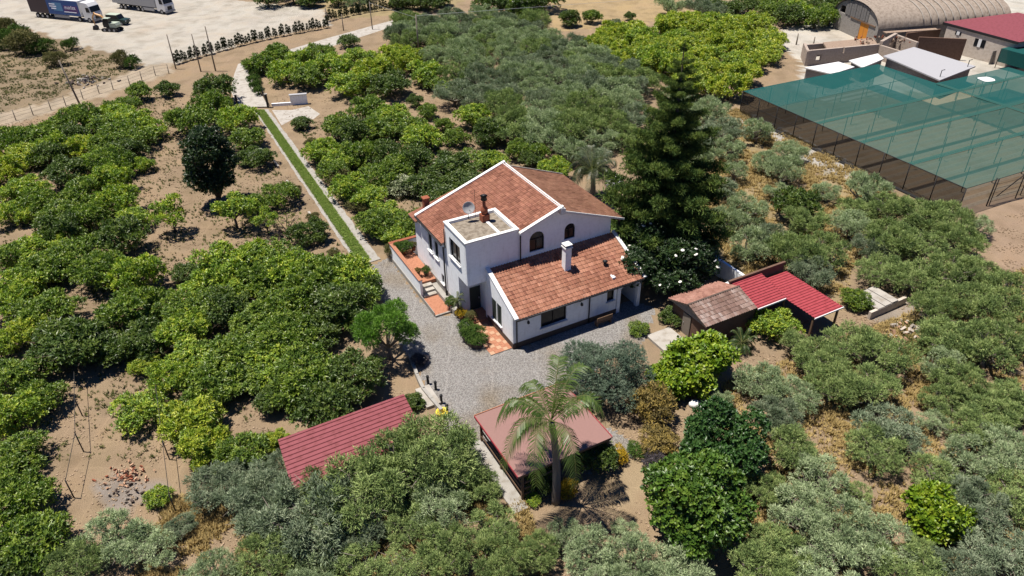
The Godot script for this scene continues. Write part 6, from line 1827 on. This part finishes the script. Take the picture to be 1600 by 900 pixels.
func build_garden() -> void:
	norfolk_pine(at(1029, 415), 20.0)
	var mg := plant_px("magnolia", 1046, 388, 150, "magnolia_tree", "large dark glossy tree dotted with white flowers beside the farmhouse", "tree")
	var r := RandomNumberGenerator.new()
	r.seed = 17
	var fl := lathe(st(true), [Vector2(0, 0), Vector2(0.1, 0.02), Vector2(0.17, 0.1), Vector2(0.12, 0.15), Vector2(0, 0.08)], Vector3.ZERO, 8)
	fl.generate_normals()
	var flower := fl.commit()
	var lobes: Array = kinds.magnolia.lobes
	for i in 80:
		var l: Array = lobes[1 + r.randi() % (lobes.size() - 1)]
		var o := put_mesh("flower", flower, mats.flower_white, mg)
		var d := ((l[0] as Vector3) - Vector3(0, 4.0, 0)).normalized()
		d = (d + Vector3(r.randfn(), r.randfn() + 0.3, r.randfn()) * 0.5).normalized()
		o.position = l[0] + Vector3(d.x, d.y * 0.85, d.z) * l[1] * 1.08
		o.rotation = Vector3(r.randfn() * 0.6, 0, r.randfn() * 0.6)
		o.scale = Vector3.ONE * r.randf_range(0.8, 1.3)
	plant_px("pepper_tree", 946, 566, 146, "pepper_tree", "broad grey-green domed tree in front of the farmhouse wing", "tree")
	plant_px("mulberry", 1092, 785, 166, "mulberry_tree", "bright leafy green tree with large leaves on the sandy ground", "tree")
	plant_px("persimmon", 1122, 688, 136, "persimmon_tree", "dark green large-leaved tree behind the bright leafy one", "tree")
	plant_px("column_tree", 325, 256, 74, "column_tree", "tall dark column-shaped tree over the bare orchard alley", "tree")
	plant_px("feathery_tree", 607, 522, 92, "feathery_tree", "light green feathery tree at the edge of the cobbled yard", "tree")
	plant_px("fig_tree", 1092, 562, 110, "fig_tree", "yellow-green fig tree between the pepper tree and tiled shed", "tree")
	plant_px("fig_tree", 1046, 596, 70, "fig_tree", "smaller yellow-green fig beside the grey-green domed tree", "tree")
	plant_px("fig_tree", 1462, 808, 96, "fig_tree", "yellow-green fig tree among the near olive trees", "tree")
	plant_px("bright_citrus", 1210, 506, 76, "round_tree", "round lime green tree in front of the red lean-to", "tree")
	plant_px("middle_citrus", 998, 512, 32, "round_bush", "small green bush at the corner of the garden bed", "bush")
	plant_px("dark_citrus", 1052, 494, 40, "creeper_bush", "leafy green bush against the tiled shed's gable", "bush")
	plant_px("dark_citrus", 1242, 322, 74, "round_tree", "dense dark green round tree alone in the dry grass", "tree")
	plant_px("middle_citrus", 1338, 468, 44, "round_bush", "leafy green bush at the end of the red lean-to", "bush")
	plant_px("dry_shrub", 1018, 640, 80, "dry_bush", "dry ochre bush below the grey-green domed tree", "bush")
	plant_px("dry_shrub", 1030, 690, 60, "dry_bush", "straggly brownish bush beside the dark large-leaved tree", "bush")
	plant_px("purple_shrub", 1022, 725, 40, "dry_bush", "greyish twiggy bush on the sandy ground", "bush")
	plant_px("pale_shrub", 632, 290, 48, "flowering_bush", "pale flowering bush among the trees behind the farmhouse", "bush")
	plant_px("yellow_shrub", 724, 686, 26, "flowering_bush", "small golden yellow bush on the cobbles by the carport", "bush")
	plant_px("yellow_shrub", 966, 712, 34, "flowering_bush", "golden orange bush at the corner of the carport", "bush")
	plant_px("yellow_shrub", 885, 766, 34, "flowering_bush", "golden flowers at the foot of the queen palm", "bush")
	plant_px("dark_citrus", 930, 714, 66, "carport_bush", "dark green bush growing over the carport's front corner", "bush")
	plant_px("dark_citrus", 846, 750, 58, "carport_bush", "dark green bush between the carport and the queen palm", "bush")
	plant_px("bright_citrus", 834, 780, 26, "carport_bush", "small bright green bush at the carport's corner post", "bush")
	plant_px("purple_shrub", 656, 562, 26, "round_bush", "small dark bush on the cobbled yard under the feathery tree", "bush")
	plant_px("green_shrub", 993, 702, 30, "low_bush", "low green bush behind the golden orange bush", "bush")
	palm("queen_palm", "tall queen palm with drooping fronds over the carport", at(868, 785), 6.9, 12, 3.7, [Color(0.04, 0.08, 0.016), Color(0.1, 0.15, 0.03)], 61, 0.22)
	palm("date_palm", "bushy palm with arching fronds behind the farmhouse", at(925, 312), 3.2, 20, 3.0, [Color(0.03, 0.05, 0.02), Color(0.09, 0.1, 0.05)], 64, 0.26)
	palm("cycad", "small round cycad palm against the tiled shed wall", at(1156, 546), 0.5, 16, 1.3, [Color(0.03, 0.06, 0.015), Color(0.07, 0.11, 0.03)], 67, 0.2)
	var sail := thing("white_parasol", "tilted white sunshade half hidden behind the pine", "sunshade", at(958, 312), 0.6)
	tube_part(sail, "pole", [Vector3.ZERO, Vector3(0, 2.4, 0)], [0.04], mats.grey_paint, 6)
	obj("shade_cloth", lathe(st(true), [Vector2(0.0, 0.5), Vector2(0.5, 0.38), Vector2(0.95, 0.05), Vector2(1.0, -0.1)], Vector3(0, 2.1, 0), 12, Basis(Vector3(1, 0, 0.4).normalized(), 0.8)), mats.coping_white, sail)
	# shrubs along the driveway
	var list := []
	for i in 15:
		var k := i / 14.0
		list.append([lerpf(480, 612, k) + 6 + 5 * sin(i * 2.1), lerpf(222, 392, k) + 4 * cos(i * 1.7), 24 + 4 * (i % 3), "brown_shrub" if i % 3 != 1 else "green_shrub"])
	for q in list:
		plant_px(q[3], q[0], q[1], q[2], "driveway_shrub", ("brownish low shrub" if q[3] == "brown_shrub" else "green low shrub") + " in the border between driveway and grove", "shrub", "shrubs along the driveway")
	for q in [[398, 112, 22], [396, 124, 22], [400, 134, 20], [404, 142, 18], [392, 104, 22]]:
		plant_px("green_shrub", q[0], q[1], q[2], "gate_hedge_bush", "clipped hedge bush beside the concrete gate apron", "hedge", "hedge bushes at the gate")
	for q in [[520, 395, 22], [490, 340, 20], [465, 300, 20], [540, 408, 18]]:
		plant_px("brown_shrub", q[0], q[1], q[2], "edge_shrub", "straggly shrub on the orchard side of the driveway", "shrub", "shrubs on the orchard side")
	# rows of young cypress saplings along the road
	var lobe := [[Vector3(0, 0.35, 0), 0.3], [Vector3(0, 0.8, 0), 0.27], [Vector3(0, 1.25, 0), 0.18]]
	var sap := crown({"seed": 301, "lobes": lobe, "sprigs": 150, "per": 4, "len": 0.22, "wid": 0.07, "colors": [Color(0.02, 0.035, 0.015), Color(0.035, 0.055, 0.022), Color(0.06, 0.08, 0.03)], "up": 0.9, "floor": 0.0})
	for q in [[276, 101, 512, 44, 46, "along the pale lot's edge"], [512, 34, 645, 14, 30, "on the far bend of the road"]]:
		for i in q[4]:
			var k: float = float(i) / (q[4] - 1)
			var p := at(lerpf(q[0], q[2], k), lerpf(q[1], q[3], k) - 5.0 * sin(k * PI))
			var o := put_mesh("cypress_sapling", sap, mats.dull_leaf)
			o.position = p + Vector3(sin(i * 3.3), 0, cos(i * 5.1)) * 0.12
			o.scale = Vector3(0.8, 1.2, 0.8) * (1.0 + 0.2 * sin(i * 7.7))
			o.rotation.y = i * 1.9
			tag(o, "small dark cypress sapling in the row " + q[5], "sapling", "cypress saplings " + q[5])


func build_ground_cover() -> void:
	var tuft := tuft_mesh(1, 7, 0.16, 0.12)
	var yard := polygon_on_ground([576, 413, 607, 402, 655, 470, 690, 490, 730, 490, 805, 545, 985, 465, 1020, 480, 1005, 530, 940, 562, 905, 600, 915, 650, 985, 690, 985, 706, 930, 730, 805, 790, 775, 795, 752, 748, 722, 726, 700, 690, 690, 652, 668, 612, 648, 575, 604, 505, 587, 450])
	scatter("lawn_grass", "bright green grass strip between the driveway tracks", "grass", tuft, mats.blade, [[[399.6, 172, 413, 172, 580, 407, 561.5, 411], 1.0]], 22000, 0.5, 0.9, 31, [Color(0.13, 0.24, 0.03), Color(0.3, 0.36, 0.1)])
	scatter("dry_grass", "straw-coloured dry grass under the olive trees", "grass", tuft, mats.blade, [[[1060, 210, 1150, 170, 1340, 262, 1420, 320, 1330, 420, 1320, 480, 1250, 470, 1130, 450, 1090, 300], 0.4], [[1130, 600, 1600, 420, 1640, 920, 1130, 920], 0.35], [[260, 780, 800, 700, 860, 920, 200, 920], 0.25]], 42000, 0.8, 2.0, 32, [Color(0.294, 0.219, 0.0851), Color(0.412, 0.308, 0.132)], [yard], 1.0)
	scatter("weeds", "patchy green weeds on the orchard soil", "weeds", tuft, mats.blade, [[[0, 210, 250, 140, 420, 250, 560, 420, 400, 720, 0, 720], 0.4], [[450, 190, 800, 200, 640, 370, 560, 300], 0.2], [[1400, 505, 1480, 505, 1470, 560, 1430, 560], 0.25], [[0, 60, 70, 60, 220, 105, 120, 140, 0, 180], 0.25]], 16000, 0.6, 1.6, 33, [Color(0.042, 0.07, 0.014), Color(0.14, 0.14, 0.042)], [yard], 1.2)
	scatter("soil_litter", "fallen leaves and clods strewn over the bare soil", "litter", rock_mesh(9), mats.blade, [[[-40, 200, 260, 140, 420, 180, 560, 420, 640, 620, 400, 900, -40, 900], 0.5], [[400, 100, 800, 90, 960, 260, 640, 370, 450, 190], 0.15], [[900, 690, 1640, 300, 1640, 920, 860, 920], 0.35]], 40000, 0.03, 0.13, 34, [Color(0.15, 0.105, 0.065), Color(0.3, 0.22, 0.15)], [yard], 0.6)


func _ready() -> void:
	var cam := Camera3D.new()
	cam.name = "camera"
	cam.fov = rad_to_deg(2.0 * atan(450.0 / FOCAL))
	cam.far = 3000.0
	add_child(cam)
	cam.position = Vector3(0, CAM_H, 0)
	cam.basis = Basis(Vector3.RIGHT, deg_to_rad(-PITCH)) * Basis(Vector3.BACK, deg_to_rad(-ROLL))
	cam.current = true
	var sky := ProceduralSkyMaterial.new()
	sky.sky_top_color = Color(0.16, 0.33, 0.62)
	sky.sky_horizon_color = Color(0.62, 0.74, 0.86)
	sky.ground_bottom_color = Color(0.3, 0.27, 0.22)
	sky.ground_horizon_color = Color(0.55, 0.57, 0.55)
	sky.sky_curve = 0.12
	var env := Environment.new()
	env.background_mode = Environment.BG_SKY
	env.sky = Sky.new()
	env.sky.sky_material = sky
	env.background_energy_multiplier = 0.5
	env.tonemap_mode = Environment.TONE_MAPPER_LINEAR
	env.tonemap_exposure = 1.65
	env.sdfgi_enabled = true
	env.ssao_enabled = true
	env.ssil_enabled = true
	var we := WorldEnvironment.new()
	we.name = "world_environment"
	we.environment = env
	add_child(we)
	var sun := DirectionalLight3D.new()
	sun.name = "sun"
	sun.light_energy = 1.6
	sun.light_angular_distance = 0.53
	sun.light_color = Color(1.0, 0.97, 0.925)
	sun.shadow_enabled = true
	add_child(sun)
	var el := deg_to_rad(74.0)
	sun.look_at_from_position(Vector3.ZERO, Vector3(cos(el) * 0.989, -sin(el), cos(el) * 0.149), UP)

	villa_at = at(802, 545.5)
	make_materials()
	var blade := mat("blade", Color(1, 1, 1), 0.9)
	tinted(blade)
	make_plants()
	build_ground()
	build_villa()
	build_yard_things()
	build_net_house()
	build_farm()
	build_lot()
	build_fences()
	build_garden()
	build_trees()
	build_ground_cover()
